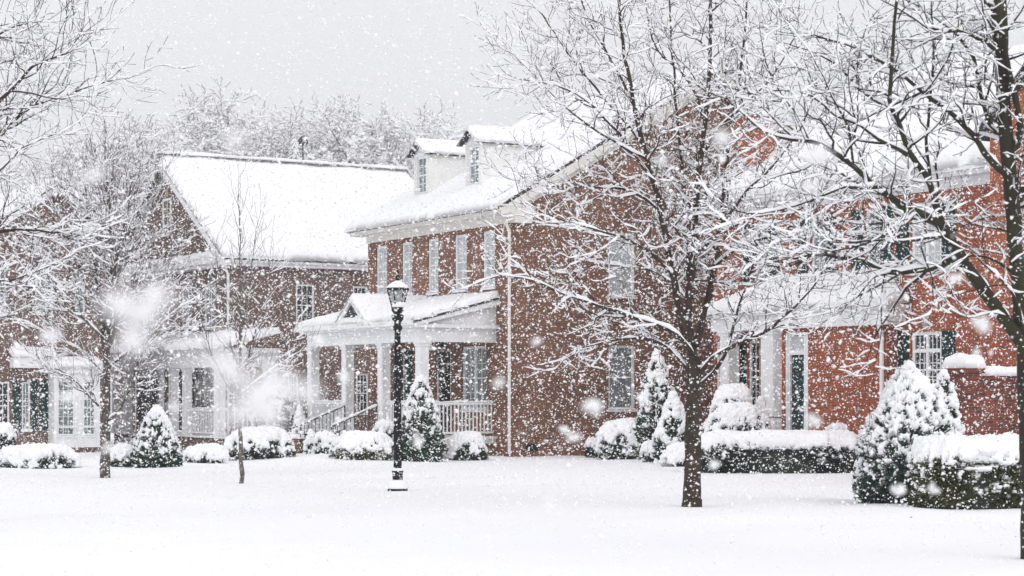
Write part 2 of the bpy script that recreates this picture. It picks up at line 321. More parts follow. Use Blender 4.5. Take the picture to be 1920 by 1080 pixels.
# ---- centre house ------------------------------------------------
def centre_house():
    f = Frame(956, 60, 0.0); H = empty('brick_house', f.o, TH)
    tag(H, 'brown brick house with two dormers and a columned porch behind the lamp post', 'house')
    L, D, ZT = 9.53, 15.5, 7.35; sl = .587; rt = lambda s: 7.95+sl*s
    ups = [(905,928,432,537), (852,875,441,543), (802,822,448,545), (753,773,453,550), (705,726,461,556)]
    holes = []
    for x0, x1, y0, y1 in ups:
        t1 = f.front(x0); t0 = f.front(x1); holes.append((t0, t1, 5.22, 6.98))
    t0, zt = f.front(912, 650); t1 = f.front(866); holes.append((t0, t1, 1.42, 3.42))      # wide porch window
    d0, d1 = f.front(845), f.front(818); holes.append((d0, d1, .66, 3.35))                 # front door
    w0, w1 = f.front(762), f.front(744); holes.append((w0, w1, 1.42, 3.42))
    wall(H, FR(), 0, L, -.4, ZT, holes, M['brick_brown'])
    for h in holes[:5]: window(H, FR(), *h, cols=2, rows=6, pane='glass_pale', fr=.08)
    window(H, FR(), *holes[5], cols=4, rows=4, pane='glass_mid', mull=1, fr=.08)
    window(H, FR(), *holes[7], cols=2, rows=4, pane='glass_dark', fr=.07)
    # front door with transom and wreath
    b = MB(); b.mbox(FR(), d0+.08, d1-.08, .68, 2.85, .07, .11)
    for z in (.85, 1.6, 2.2): b.mbox(FR(), d0+.2, d1-.2, z, z+.5, .055, .07)
    do = b.build('door', M['matte_black'], H); kb = MB(); kb.lathe([(.0,1.6),(.03,1.62),(.03,1.66),(0,1.68)], .03, d0+.16, 10); kb.build('handle', M['stone'], do)
    fb = MB(); fb.mbox(FR(), d0+.003, d0+.08, .66, 3.347, .03, .12); fb.mbox(FR(), d1-.08, d1-.003, .66, 3.347, .03, .12); fb.mbox(FR(), d0+.08, d1-.08, 2.85, 2.93, .035, .118); fb.mbox(FR(), d0+.08, d1-.08, 3.28, 3.345, .035, .118)
    fo = fb.build('door_frame', M['white'], H); pb = MB(); pb.mbox(FR(), d0+.08, d1-.08, 2.93, 3.28, .07, .08); pb.build('pane', M['glass_dark'], fo)
    shutter(H, FR(), w0-.44, w0-.04, 1.42, 3.42, 'teal')
    # side (gable) wall
    s0, s1 = f.side(1141), f.side(1191); u0, u1 = f.side(1143), f.side(1192)
    zA, zB = f.side(1141, 434)[1], f.side(1143, 768)[1]; zC = f.side(1143, 647)[1]; hh = zC-zB
    sh = [(s0, s1, zA-hh, zA), (s0, s1, zB, zC), (11.2, 12.1, zA-hh, zA), (11.2, 12.1, zB, zC)]
    for vx in (985, 1100):
        a, z = f.side(vx, 846); a2 = f.side(vx+28); z2 = f.side(vx, 833)[1]; sh.append((a, a2, z, z2))
    wall(H, SD(), 0, D, -.4, ZT, sh, M['brick_brown'], top=[(0, ZT), (D, ZT), (D/2, rt(D/2)-.35)])
    for i, h in enumerate(sh[:4]): window(H, SD(), *h, cols=1, rows=1, pane='glass_pale' if i % 2 == 0 else 'glass_mid', fr=.08)
    for h in sh[4:]:
        b = MB(); b.mbox(SD(), h[0]+.01, h[1]-.01, h[2]+.01, h[3]-.01, .06, .08)
        for k in range(5): z = h[2]+.02+(h[3]-h[2]-.05)*k/5; b.mbox(SD(), h[0]+.01, h[1]-.01, z, z+.018, .03, .06)
        b.build('foundation_vent', M['iron'], H)
    wall(H, lambda a, z, d: (a, L-d, z), 0, D, -.4, ZT, [], M['brick_brown'], top=[(0, ZT), (D, ZT), (D/2, rt(D/2)-.35)])
    wall(H, lambda a, z, d: (D-d, a, z), 0, L, -.4, ZT, [], M['brick_brown'])
    # brick soldier heads over the side windows
    # cornice
    b = MB()
    b.mbox(FR(), -.02, L+.03, 7.12, 7.36, -.05, -.003)
    b.mbox(FR(), -.3, L+.45, 7.36, 7.46, -.48, -.001); b.mbox(FR(), -.3, L+.45, 7.46, 7.60, -.60, .0)
    b.mbox(FR(), -.31, L+.46, 7.50, 7.60, -.67, -.60)
    b.mbox(SD(), .001, .62, 7.12, 7.60, -.3, -.002); b.mbox(SD(), -.66, .66, 7.60, 7.66, -.33, -.01)
    b.build('cornice', M['cream'], H)
    rb = MB(); ov = .3
    rb.prism(SD(), [(-.3, rt(-.3)-.42), (-.3, rt(-.3)-.14), (D/2, rt(D/2)-.14), (D+.3, rt(-.3)-.14), (D+.3, rt(-.3)-.42), (D/2, rt(D/2)-.42)], -ov-.02, -ov+.03)
    rb.prism(SD(), [(.05, rt(.05)-.62), (.05, rt(.05)-.40), (D/2, rt(D/2)-.40), (D-.05, rt(.05)-.40), (D-.05, rt(.05)-.62), (D/2, rt(D/2)-.62)], -.06, -.003)
    rb.build('rake_board', M['cream'], H)
    # roof slabs
    r = MB()
    def slab(pts, t=.12):
        n = len(pts); r.add(list(pts)+[(p[0], p[1], p[2]-t) for p in pts], [tuple(range(n)), tuple(range(n, 2*n))[::-1]]+[(i, n+i, n+(i+1)%n, (i+1)%n) for i in range(n)])
    a, c = -.6, D+.6; mid = D/2
    slab([(a, -ov, rt(a)), (mid, -ov, rt(mid)), (mid, L+ov, rt(mid)), (a, L+ov, rt(a))])
    slab([(c, -ov, rt(a)), (c, L+ov, rt(a)), (mid, L+ov, rt(mid)), (mid, -ov, rt(mid))])
    ro = r.build('roof', M['shingle'], H)
    snow_sheet(ro, (a-.13, -ov, rt(a-.1)), (a-.13, L+ov+.15, rt(a-.1)), (mid, L+ov, rt(mid)), (mid, -ov, rt(mid)), .19, 60, 44, seed=3, name='roof_snow', lump=.3)
    snow_sheet(ro, (mid, -ov, rt(mid)), (mid, L+ov, rt(mid)), (c, L+ov, rt(a)), (c, -ov, rt(a)), .19, 40, 30, seed=5, name='roof_snow')
    # dormers
    def dormer(t, wd=.98, s=.85, zt=10.05):
        zr = rt(s); dm = MB(); cy = t+wd/2; e = (zt-7.97)/sl; pk = zt+.40
        w0, w1, z0_, z1_ = t+.17, t+wd-.17, zr+.24, zt-.13
        p = wall(H, FR(s), t, t+wd, zr-.3, zt, [(w0, w1, z0_, z1_)], M['siding'], depth=.1, name='dormer', top=[(t, zt), (t+wd, zt), (cy, pk-.1)])
        sd = MB(); sd.add([(s, t, zr-.3), (e, t, zt), (s, t, zt)], [(0, 1, 2)]); sd.add([(s, t+wd, zr-.3), (s, t+wd, zt), (e, t+wd, zt)], [(0, 1, 2)])
        for yy in (t, t+wd-.09): sd.mbox(FR(s), yy-.012, yy+.1, zr-.2, zt, -.02, -.002)
        sd.mbox(FR(s), t, t+wd, zt-.1, zt-.01, -.025, -.004)
        sd.build('dormer_side', M['siding'], p)
        window(p, FR(s), w0, w1, z0_, z1_, cols=2, rows=4, pane='glass_mid', fr=.05, sill=True, rec=.03)
        rr = MB(); oh = .14; er = (pk-7.9)/sl; ez = zt-.06
        for sg in (-1, 1):
            y_o = cy+sg*(wd/2+oh); pts = [(s-.22, y_o, ez), (s-.22, cy, pk), (er, cy, pk), ((ez-7.9)/sl, y_o, ez)]
            n = 4; rr.add(pts+[(q[0], q[1], q[2]-.04) for q in pts], [(0,1,2,3), (7,6,5,4), (0,4,5,1), (1,5,6,2), (2,6,7,3), (3,7,4,0)])
        ro_ = rr.build('dormer_roof', M['shingle'], p)
        for sg in (-1, 1):
            y_o = cy+sg*(wd/2+oh+.03); snow_sheet(p, (s-.24, y_o, ez+.01), ((ez-7.9)/sl+.1, y_o, ez+.01), (er+.1, cy, pk+.01), (s-.24, cy, pk+.01), .14, 36, 12, edge=.14, seed=t+sg, name='dormer_snow')
    dormer(3.21); dormer(6.74)
    downpipe(H, -.08, -.10, .1, 7.2)
    # porch
    y0, y1, xf = .83, 8.5, -2.5; zf = .62
    P = empty('porch', (0, 0, 0)); P.parent = H
    b = MB(); b.box(xf-.25, -.003, y0-.1, y1+.15, zf-.07, zf); b.box(xf-.12, -.003, y0, y1, zf-.22, zf-.072); b.build('porch_floor', M['cream'], P)
    b = MB(); b.box(xf-.02, -.003, y0+.1, y1-.1, -.4, zf-.222); b.build('porch_base', M['brick_brown'], P)
    for t in (0, 2.5, 5.05, 7.65): column(P, xf, y0+.15+t, zf, 3.5)
    b = MB(); b.box(xf-.2, -.003, y0-.03, y0+.24, 3.5, 3.92); b.box(xf-.2, xf+.16, y0+.242, y1+.2, 3.5, 3.92); b.box(xf+.162, -.003, y1-.1, y1+.2, 3.5, 3.92)
    b.box(xf-.4, -.003, y0-.2, y1+.4, 3.922, 4.02); b.box(xf-.58, xf-.402, y0-.22, y1+.45, 3.99, 4.13)
    b.prism(SD(y0-.02), [(xf-.2, 4.022), (-.003, 4.022), (-.003, 4.72), (xf-.2, 4.08)], 0, .05)
    b.prism(SD(y0-.2), [(xf-.45, 3.96), (-.003, 4.66), (-.003, 4.84), (xf-.45, 4.10)], -.03, .03)
    b.build('entablature', M['white'], P)
    # porch roof: lean-to, hipped at its far end
    r.v = []; r.f = []; e0 = xf-.5; zt_, ze = 4.9, 4.12; yn, yf, yh = y0-.26, y1+.45, y1-1.1
    def slab2(pts, t=.07): slab(pts, t)
    slab([(e0, yn, ze), (-.004, yn, zt_), (-.004, yh, zt_), (e0, yf, ze)], .07); slab([(e0, yf, ze), (-.004, yh, zt_), (-.004, yf, ze)], .07)
    pr = r.build('porch_roof', M['shingle'], P)
    snow_sheet(pr, (e0-.05, yn+.02, ze+.01), (e0-.05, yf+.05, ze+.01), (-.01, yh, zt_+.01), (-.01, yn+.02, zt_+.01), .2, 50, 22, seed=9, name='roof_snow', lump=.25)
    snow_sheet(pr, (e0-.05, yf+.05, ze+.01), (-.01, yf+.05, ze+.01), (-.01, yh, zt_+.01), (-.01, yh, zt_+.01), .18, 30, 12, seed=10, name='roof_snow')
    # little gable over the steps
    gy, gw, gx = f.front(663, off=xf-.35), 1.1, xf-.42; gb = MB(); zb = 4.14; zp = 4.98; sl2 = (zt_-ze)/(-e0)
    gb.prism(FR(gx), [(gy-gw+.12, zb), (gy+gw-.12, zb), (gy, zp-.1)], .02, .06)
    go = gb.build('porch_gable', M['shingle'], P)
    tb = MB()
    for sg in (-1, 1): tb.prism(FR(gx), [(gy+sg*gw, zb), (gy+sg*(gw-.22), zb), (gy, zp-.15), (gy, zp)], -.06, .02)
    tb.mbox(FR(gx), gy-gw+.2, gy+gw-.2, zb-.002, zb+.05, -.04, .018)
    tb.build('gable_trim', M['white'], go)
    xe = lambda z: e0+(z-ze)/sl2
    for sg in (-1, 1): snow_sheet(go, (gx-.08, gy+sg*(gw+.05), zb+.02), (xe(zb)+.6, gy+sg*(gw+.05), zb+.1), (min(-.1, xe(zp)), gy, zp+.02), (gx-.08, gy, zp+.02), .13, 20, 14, edge=.1, seed=sg*4, name='gable_snow')
    # side railing, end panel, front railings
    railing(P, SD(y0+.15), xf+.15, -.01, zf+.03, 1.66)
    railing(P, FR(xf), y0+.3, y0+2.5, zf+.03, 1.66)
    railing(P, FR(xf), y0+5.35, y0+7.65, zf+.03, 1.66, step=.1)
    # steps with iron handrails
    ya, yb = y0+2.75, y0+5.05
    b = MB()
    for k in range(4): b.box(xf-.28-.36*(k+1), xf-.28-.36*k, ya, yb, -.3, zf-.02-.145*(k+1)+.0)
    so_ = b.build('steps', M['brick_brown'], P)
    for k in range(4): z = zf-.02-.145*(k+1)+.003; x1 = xf-.285-.36*k; snow_sheet(so_, (x1-.35, ya, z), (x1-.35, yb, z), (x1, yb, z), (x1, ya, z), .11, 24, 6, edge=.1, seed=k, name='step_snow')
    for yy in (ya+.02, yb-.02):
        b = MB(); A = Vector((xf-.2, yy, zf+.92)); B = Vector((xf-1.75, yy, .92)); b.bar(A, B, .022); b.bar(A-Vector((0,0,.75)), B-Vector((0,0,.75)), .016)
        for k in range(13):
            p = A.lerp(B, k/12); b.bar(p, p-Vector((0,0,.76 if 0 < k < 12 else .92)), .010 if 0 < k < 12 else .022)
        ho = b.build('handrail', M['iron'], P)
        tt = Tubes(); pts = np.array([A.lerp(B, k/14) for k in range(15)]); pts[:, 2] += .045; tt.add(pts, .035*(1+.3*rng.standard_normal(15)).clip(.5, 1.6), 6); tt.build('rail_snow', M['snow'], ho)
    b = MB(); b.box(xf-1.95, xf-1.62, yb, yb+.3, -.3, .5); pi = b.build('step_pier', M['brick_brown'], P); snow_sheet(pi, (xf-1.98, yb-.03, .503), (xf-1.6, yb-.03, .503), (xf-1.6, yb+.33, .503), (xf-1.98, yb+.33, .503), .15, 8, 8, edge=.14, name='snow')
    # dark oval wreath hung on the porch side of the wall
    wr = MB(); wy = (f.front(845)+f.front(822))/2; wz = f.front(835, 676)[1]
    n = 40
    for k in range(n):
        a_ = 2*math.pi*k/n
        for q in range(5):
            r_ = .09*random.random(); b_ = random.random()*6.28
            c_ = Vector((-.06-.05*random.random(), wy+(.24+r_*math.cos(b_))*math.cos(a_), wz+(.55+r_*math.cos(b_))*math.sin(a_)))
            d_ = Vector((random.uniform(-.3,.1), random.uniform(-1,1), random.uniform(-1,1))).normalized()*.07; wr.bar(c_, c_+d_, .014, 4)
    tag(wr.build('wreath', M['leaf_dark'], None), 'dark oval wreath hanging on the front door behind the porch column', 'wreath')
    o = bpy.data.objects[ 'wreath']; o.location = f.o; o.rotation_euler = (0, 0, TH)
    return H
centre_house()

# ---- left house ---------------------------------------------------
def left_house():
    zb = -.33; f = Frame(433, 80, zb); H = empty('brick_house', f.o, TH)
    tag(H, 'hazy brick house with steep front gable and long snowy roof left of the dormers', 'house')
    W, D = 13.66, 11.5; q = lambda z: z-zb; ZT = q(7.13); rt = lambda y: q(7.76)+.64*y if y <= W/2 else q(7.76)+.64*(W-y)
    hl = []
    for x0, x1, y0_, y1_ in ((382,404,532,616), (340,360,532,616)):
        t0, zt = f.front(x1, y0_); t1, z0 = f.front(x0, y1_); hl.append((t0, t1, z0, zt))
    t0 = f.front(290); t1 = f.front(246); hl.append((t0, t0+1.6, 5.1, 7.0))
    c0, c1 = f.front(402), f.front(362); hl.append((c0, c1, 1.45, 3.6)); e0, e1 = f.front(296), f.front(252); hl.append((e0, e1, .7, 3.6))
    wall(H, FR(), 0, W, -.4, ZT, hl, M['brick_old'], top=None)
    b = MB(); g0 = -.02; b.prism(FR(g0), [(.2, ZT+.25), (W-.2, ZT+.25), (W/2, rt(W/2)-.35)], 0, .2); b.build('gable', M['brick_grey'], H)
    for h in hl[:3]: window(H, FR(), *h, cols=2, rows=6, pane='glass_mid')
    window(H, FR(), *hl[3], cols=4, rows=5, pane='glass_dark', mull=1)
    gy = f.front(316); gz0, gz1 = f.front(316, 440)[1], f.front(316, 372)[1]
    window(H, FR(g0-.10), gy-.45, gy+.55, gz0, gz1, cols=2, rows=4, pane='glass_dark', fr=.1); 
    b = MB(); b.mbox(FR(g0), gy-.1, gy+.2, gz1+.06, gz1+.45, -.06, .0); b.build('keystone', M['stone'], H)
    # door
    b = MB(); b.mbox(FR(), e0+.1, e1-.1, .72, 3.0, .08, .12)
    for z in (.95, 1.6, 2.3): b.mbox(FR(), e0+.25, e1-.25, z, z+.45, .065, .08)
    b.build('door', M['matte_black'], H)
    b = MB(); b.mbox(FR(), e0+.003, e0+.1, .71, 3.597, .03, .12); b.mbox(FR(), e1-.1, e1-.003, .71, 3.597, .03, .12); b.mbox(FR(), e0+.1, e1-.1, 3.0, 3.08, .035, .118)
    fo = b.build('door_frame', M['white'], H); b = MB(); b.mbox(FR(), e0+.1, e1-.1, 3.08, 3.59, .07, .09); b.build('pane', M['glass_dark'], fo)
    # side wall
    sh = []
    for x0, x1, ya, yb in ((555,590,532,612), (662,690,536,585)):
        s0, zt = f.side(x0, ya); s1 = f.side(x1); z0 = f.side(x0, 612)[1]; sh.append((s0, s1, z0, zt))
    for x0, x1 in ((540,560), (668,692)):
        s0, zt = f.side(x0, 700); s1 = f.side(x1); z0 = f.side(x0, 775)[1]; sh.append((s0, s1, z0, zt))
    wall(H, SD(), 0, D, -.4, ZT, sh, M['brick_old'])
    for h in sh: window(H, SD(), *h, cols=3, rows=4, pane='glass_dark', fr=.08)
    wall(H, lambda a, z, d: (D-d, a, z), 0, W, -.4, ZT, [], M['brick_old'], top=[(0, ZT), (W, ZT), (W/2, rt(W/2)-.3)])
    wall(H, lambda a, z, d: (a, W-d, z), 0, D, -.4, ZT, [], M['brick_old'])
    b = MB(); b.mbox(SD(), -.5, D+.4, ZT, ZT+.14, -.32, .15); b.mbox(SD(), -.52, D+.4, ZT+.14, ZT+.38, -.44, .15)
    b.mbox(FR(), .151, W+.3, ZT, ZT+.14, -.42, .1); b.mbox(FR(), .152, W+.4, ZT+.14, ZT+.36, -.54, .1); b.build('cornice', M['white'], H)
    r = MB()
    def slab(pts, t=.12):
        n = len(pts); r.add(list(pts)+[(p[0], p[1], p[2]-t) for p in pts], [tuple(range(n)), tuple(range(n, 2*n))[::-1]]+[(i, n+i, n+(i+1)%n, (i+1)%n) for i in range(n)])
    x0, x1, ye = -.5, D+.2, -.45; m_ = W/2
    slab([(x0, ye, rt(ye)), (x1, ye, rt(ye)), (x1, m_, rt(m_)), (x0, m_, rt(m_))]); slab([(x0, W-ye, rt(ye)), (x0, m_, rt(m_)), (x1, m_, rt(m_)), (x1, W-ye, rt(ye))])
    ro = r.build('roof', M['shingle'], H)
    snow_sheet(ro, (x0, ye-.05, rt(ye-.05)), (x1, ye-.05, rt(ye-.05)), (x1, m_-.12, rt(m_-.12)), (x0, m_-.12, rt(m_-.12)), .24, 60, 40, seed=21, name='roof_snow', lump=.2)
    snow_sheet(ro, (x0, m_+.1, rt(m_+.1)), (x1, m_+.1, rt(m_+.1)), (x1, W-ye, rt(ye)), (x0, W-ye, rt(ye)), .22, 40, 30, seed=22, name='roof_snow')
    b = MB(); b.box(x0, x1, m_-.14, m_+.14, rt(m_)+.06, rt(m_)+.22); rv = b.build('ridge_vent', M['twig_hazed'], ro)
    snow_sheet(ro, (x0, m_-.22, rt(m_)+.222), (x1, m_-.22, rt(m_)+.222), (x1, m_+.22, rt(m_)+.222), (x0, m_+.22, rt(m_)+.222), .14, 60, 6, edge=.1, seed=23, name='ridge_snow')
    b = MB(); b.prism(FR(x0), [(ye, rt(ye)-.42), (ye, rt(ye)-.13), (m_, rt(m_)-.13), (W-ye, rt(ye)-.13), (W-ye, rt(ye)-.42), (m_, rt(m_)-.42)], -.02, .03)
    b.prism(FR(g0), [(.35, rt(0)-.3), (.1, rt(.1)-.15), (m_, rt(m_)-.15), (W-.1, rt(.1)-.15), (W-.35, rt(0)-.3), (m_, rt(m_)-.62)], -.05, -.003)
    b.build('rake_board', M['white'], H)
    snow_sheet(H, (-.54, .4, ZT+.37), (-.54, W, ZT+.37), (-.03, W, ZT+.55), (-.03, .4, ZT+.55), .2, 60, 6, edge=.15, seed=25, name='cornice_snow')
    downpipe(H, -.1, .05, .1, ZT, .055, 'white')
    # finial on ridge
    s = f.solve(568, f.o+E2*m_, E1); b = MB(); zr = rt(m_)+.2; b.bar((s, m_, zr), (s, m_, zr+.85), .035, 8); b.lathe([(.0, zr+.78), (.2, zr+.86), (.26, zr+1.0), (.2, zr+1.15), (.05, zr+1.24)], s, m_, 10); b.build('roof_finial', M['iron'], H, smooth=True)
    # porch
    P = empty('porch', (0, 0, 0)); P.parent = H; xf = -2.0; yr, yl = f.front(428, off=xf), f.front(216, off=xf); zf = .62
    b = MB(); b.box(xf-.2, -.003, yr-.1, yl+.1, zf-.06, zf); b.build('porch_floor', M['white'], P)
    b = MB(); b.box(xf-.05, -.003, yr, yl, -.4, zf-.062); b.build('porch_base', M['brick_old'], P)
    zc = f.front(415, 688, off=xf)[1]
    cols = [(412,.17), (351,.15), (326,.16), (303,.08), (240,.15), (215,.09)]
    for x, h in cols: column(P, xf, f.front(x, off=xf), zf, zc, h)
    column(P, -.22, yr+.1, zf, zc, .2)
    b = MB(); b.box(xf-.25, xf+.3, yr-.15, yl+.15, zc, zc+.55); b.box(xf+.302, -.003, yr-.15, yr+.2, zc, zc+.55); b.box(xf-.4, -.003, yr-.3, yl+.3, zc+.552, zc+.72); b.build('entablature', M['white'], P)
    r.v = []; r.f = []; ze, zt = zc+.73, zc+1.35
    slab([(xf-.5, yr-.4, ze), (-.004, yr-.4, zt), (-.004, yl+.4, zt), (xf-.5, yl+.4, ze)], .06); pr = r.build('porch_roof', M['white'], P)
    snow_sheet(pr, (xf-.55, yr-.42, ze), (xf-.55, yl+.42, ze), (-.01, yl+.42, zt), (-.01, yr-.42, zt), .2, 50, 16, seed=31, name='roof_snow')
    railing(P, FR(xf), yr+.25, f.front(350, off=xf)-.2, zf+.03, zf+1.05, step=.16)
    railing(P, FR(xf), f.front(242, off=xf), yl-.2, zf+.03, zf+1.15, step=.16)
    railing(P, SD(yr+.05), xf+.2, -.25, zf+.03, zf+1.05, step=.16)
    b = MB(); ym = f.front(278, off=xf)
    for k in range(4): b.box(xf-.22-.33*(k+1), xf-.22-.33*k, ym-.9, ym+.9, -.3, zf-.15*(k+1))
    so_ = b.build('steps', M['brick_old'], P)
    for k in range(4): z = zf-.15*(k+1)+.003; x1_ = xf-.225-.33*k; snow_sheet(so_, (x1_-.32, ym-.9, z), (x1_-.32, ym+.9, z), (x1_, ym+.9, z), (x1_, ym-.9, z), .1, 20, 5, edge=.1, seed=k, name='step_snow')
left_house()

# ---- far left house -----------------------------------------------
def far_left_house():
    zb = -.33; f = Frame(-50, 74.94, zb); H = empty('brick_house', f.o, TH)
    tag(H, 'hazy brick house at the left edge with dark shutters and a white window bay', 'house')
    a0, a1, pk = -1.3, f.side(205), 3.2; zp = 10.45; k_ = .67; D = 9
    rt = lambda s: zp-k_*abs(s-pk); ZT = rt(a0)-.3
    hs = []
    for x0, x1 in ((-14,18), (41,57)):
        s0, zt = f.side(x0, 716); s1, z0 = f.side(x1, 806); hs.append((s0, s1, z0, zt))
    for x0, x1 in ((-10,12), (66,88), (140,160)):
        s0, zt = f.side(x0, 500); s1, z0 = f.side(x1, 588); hs.append((s0, s1, z0, zt))
    wall(H, SD(), a0, a1, -.4, ZT, hs, M['brick_old'], top=[(a0, ZT), (a1, ZT), (a1, rt(a1)-.3), (pk, zp-.3), (a0, rt(a0)-.3)])
    for i, h in enumerate(hs): window(H, SD(), *h, cols=3 if i == 0 else 2, rows=4, pane='glass_dark' if i == 0 else 'glass_mid', fr=.06)
    for x0, x1 in ((24,38), (58,70), (74,91)): s0 = f.side(x0); s1 = f.side(x1); shutter(H, SD(), s0, s1, hs[1][2]-.05, hs[1][3]+.05, 'teal')
    wall(H, FR(a0), 0, D, -.4, ZT, [], M['brick_old']); wall(H, lambda a, z, d: (a1-d, a, z), 0, D, -.4, ZT, [], M['brick_old'])
    wall(H, lambda a, z, d: (a, D-d, z), a0, a1, -.4, ZT, [], M['brick_old'])
    r = MB(); ov = .3
    def slab(pts, t=.12):
        n = len(pts); r.add(list(pts)+[(p[0], p[1], p[2]-t) for p in pts], [tuple(range(n)), tuple(range(n, 2*n))[::-1]]+[(i, n+i, n+(i+1)%n, (i+1)%n) for i in range(n)])
    l, e = a0-.5, a1+.35
    slab([(l, -ov, rt(l)), (pk, -ov, zp), (pk, D+ov, zp), (l, D+ov, rt(l))]); slab([(e, -ov, rt(e)), (e, D+ov, rt(e)), (pk, D+ov, zp), (pk, -ov, zp)])
    ro = r.build('roof', M['shingle'], H)
    snow_sheet(ro, (l, -ov, rt(l)), (l, D+ov, rt(l)), (pk, D+ov, zp), (pk, -ov, zp), .24, 40, 24, seed=41, name='roof_snow'); snow_sheet(ro, (pk, -ov, zp), (pk, D+ov, zp), (e, D+ov, rt(e)), (e, -ov, rt(e)), .24, 40, 14, seed=42, name='roof_snow')
    b = MB(); b.prism(SD(-ov), [(l, rt(l)-.38), (l, rt(l)-.13), (pk, zp-.13), (e, rt(e)-.13), (e, rt(e)-.38), (pk, zp-.38)], -.02, .03); b.build('rake_board', M['white'], H)
    # white bay
    yb = -.7; b0, b1 = f.side(101, off=yb), f.side(187, off=yb); z1 = f.side(101, 700, off=yb)[1]
    h2 = []
    for x0, x1 in ((108,140), (156,179)):
        s0, zt = f.side(x0, 714, off=yb); s1, z0 = f.side(x1, 816, off=yb); h2.append((s0, s1, z0, zt))
    by = wall(H, SD(yb), b0, b1, .25, z1, h2, M['white'], depth=.1, name='bay')
    for h in h2: window(by, SD(yb), *h, cols=3, rows=6, pane='glass_mid', fr=.05, rec=.02)
    b = MB(); b.box(b0, b0+.05, yb+.001, -.003, .25, z1); b.box(b1-.05, b1, yb+.001, -.003, .25, z1); b.box(b0-.05, b1+.05, yb-.05, -.003, .19, .248); b.box(b0-.15, b1+.15, yb-.15, -.003, z1+.002, z1+.2)
    for a in (b0, (h2[0][1]+h2[1][0])/2-.06, b1-.12): b.mbox(SD(yb), a, a+.12, .26, z1-.002, -.03, -.003)
    b.mbox(SD(yb), b0+.13, b1-.13, .95, 1.02, -.028, -.003)
    b.build('bay_frame', M['white'], by)
    snow_sheet(by, (b0-.18, yb-.18, z1+.203), (b1+.18, yb-.18, z1+.203), (b1+.18, -.01, z1+.45), (b0-.18, -.01, z1+.45), .22, 30, 10, edge=.2, seed=44, name='bay_snow')
    b = MB(); b.box(b0+.1, b1-.1, yb+.08, -.003, -.4, .188); b.build('bay_base', M['brick_old'], by)
    # small pent roof over the shuttered windows
    p0, p1 = f.side(18), f.side(98); z0 = f.side(50, 690)[1]
    b = MB(); b.box(p0, p1, -.5, -.003, z0, z0+.4); pr = b.build('pent_roof', M['white'], H); snow_sheet(pr, (p0-.05, -.55, z0+.403), (p1+.05, -.55, z0+.403), (p1+.05, -.01, z0+.7), (p0-.05, -.01, z0+.7), .2, 30, 8, edge=.2, seed=45, name='snow')
    downpipe(H, f.side(96), -.1, .1, ZT, .05, 'white')
far_left_house()

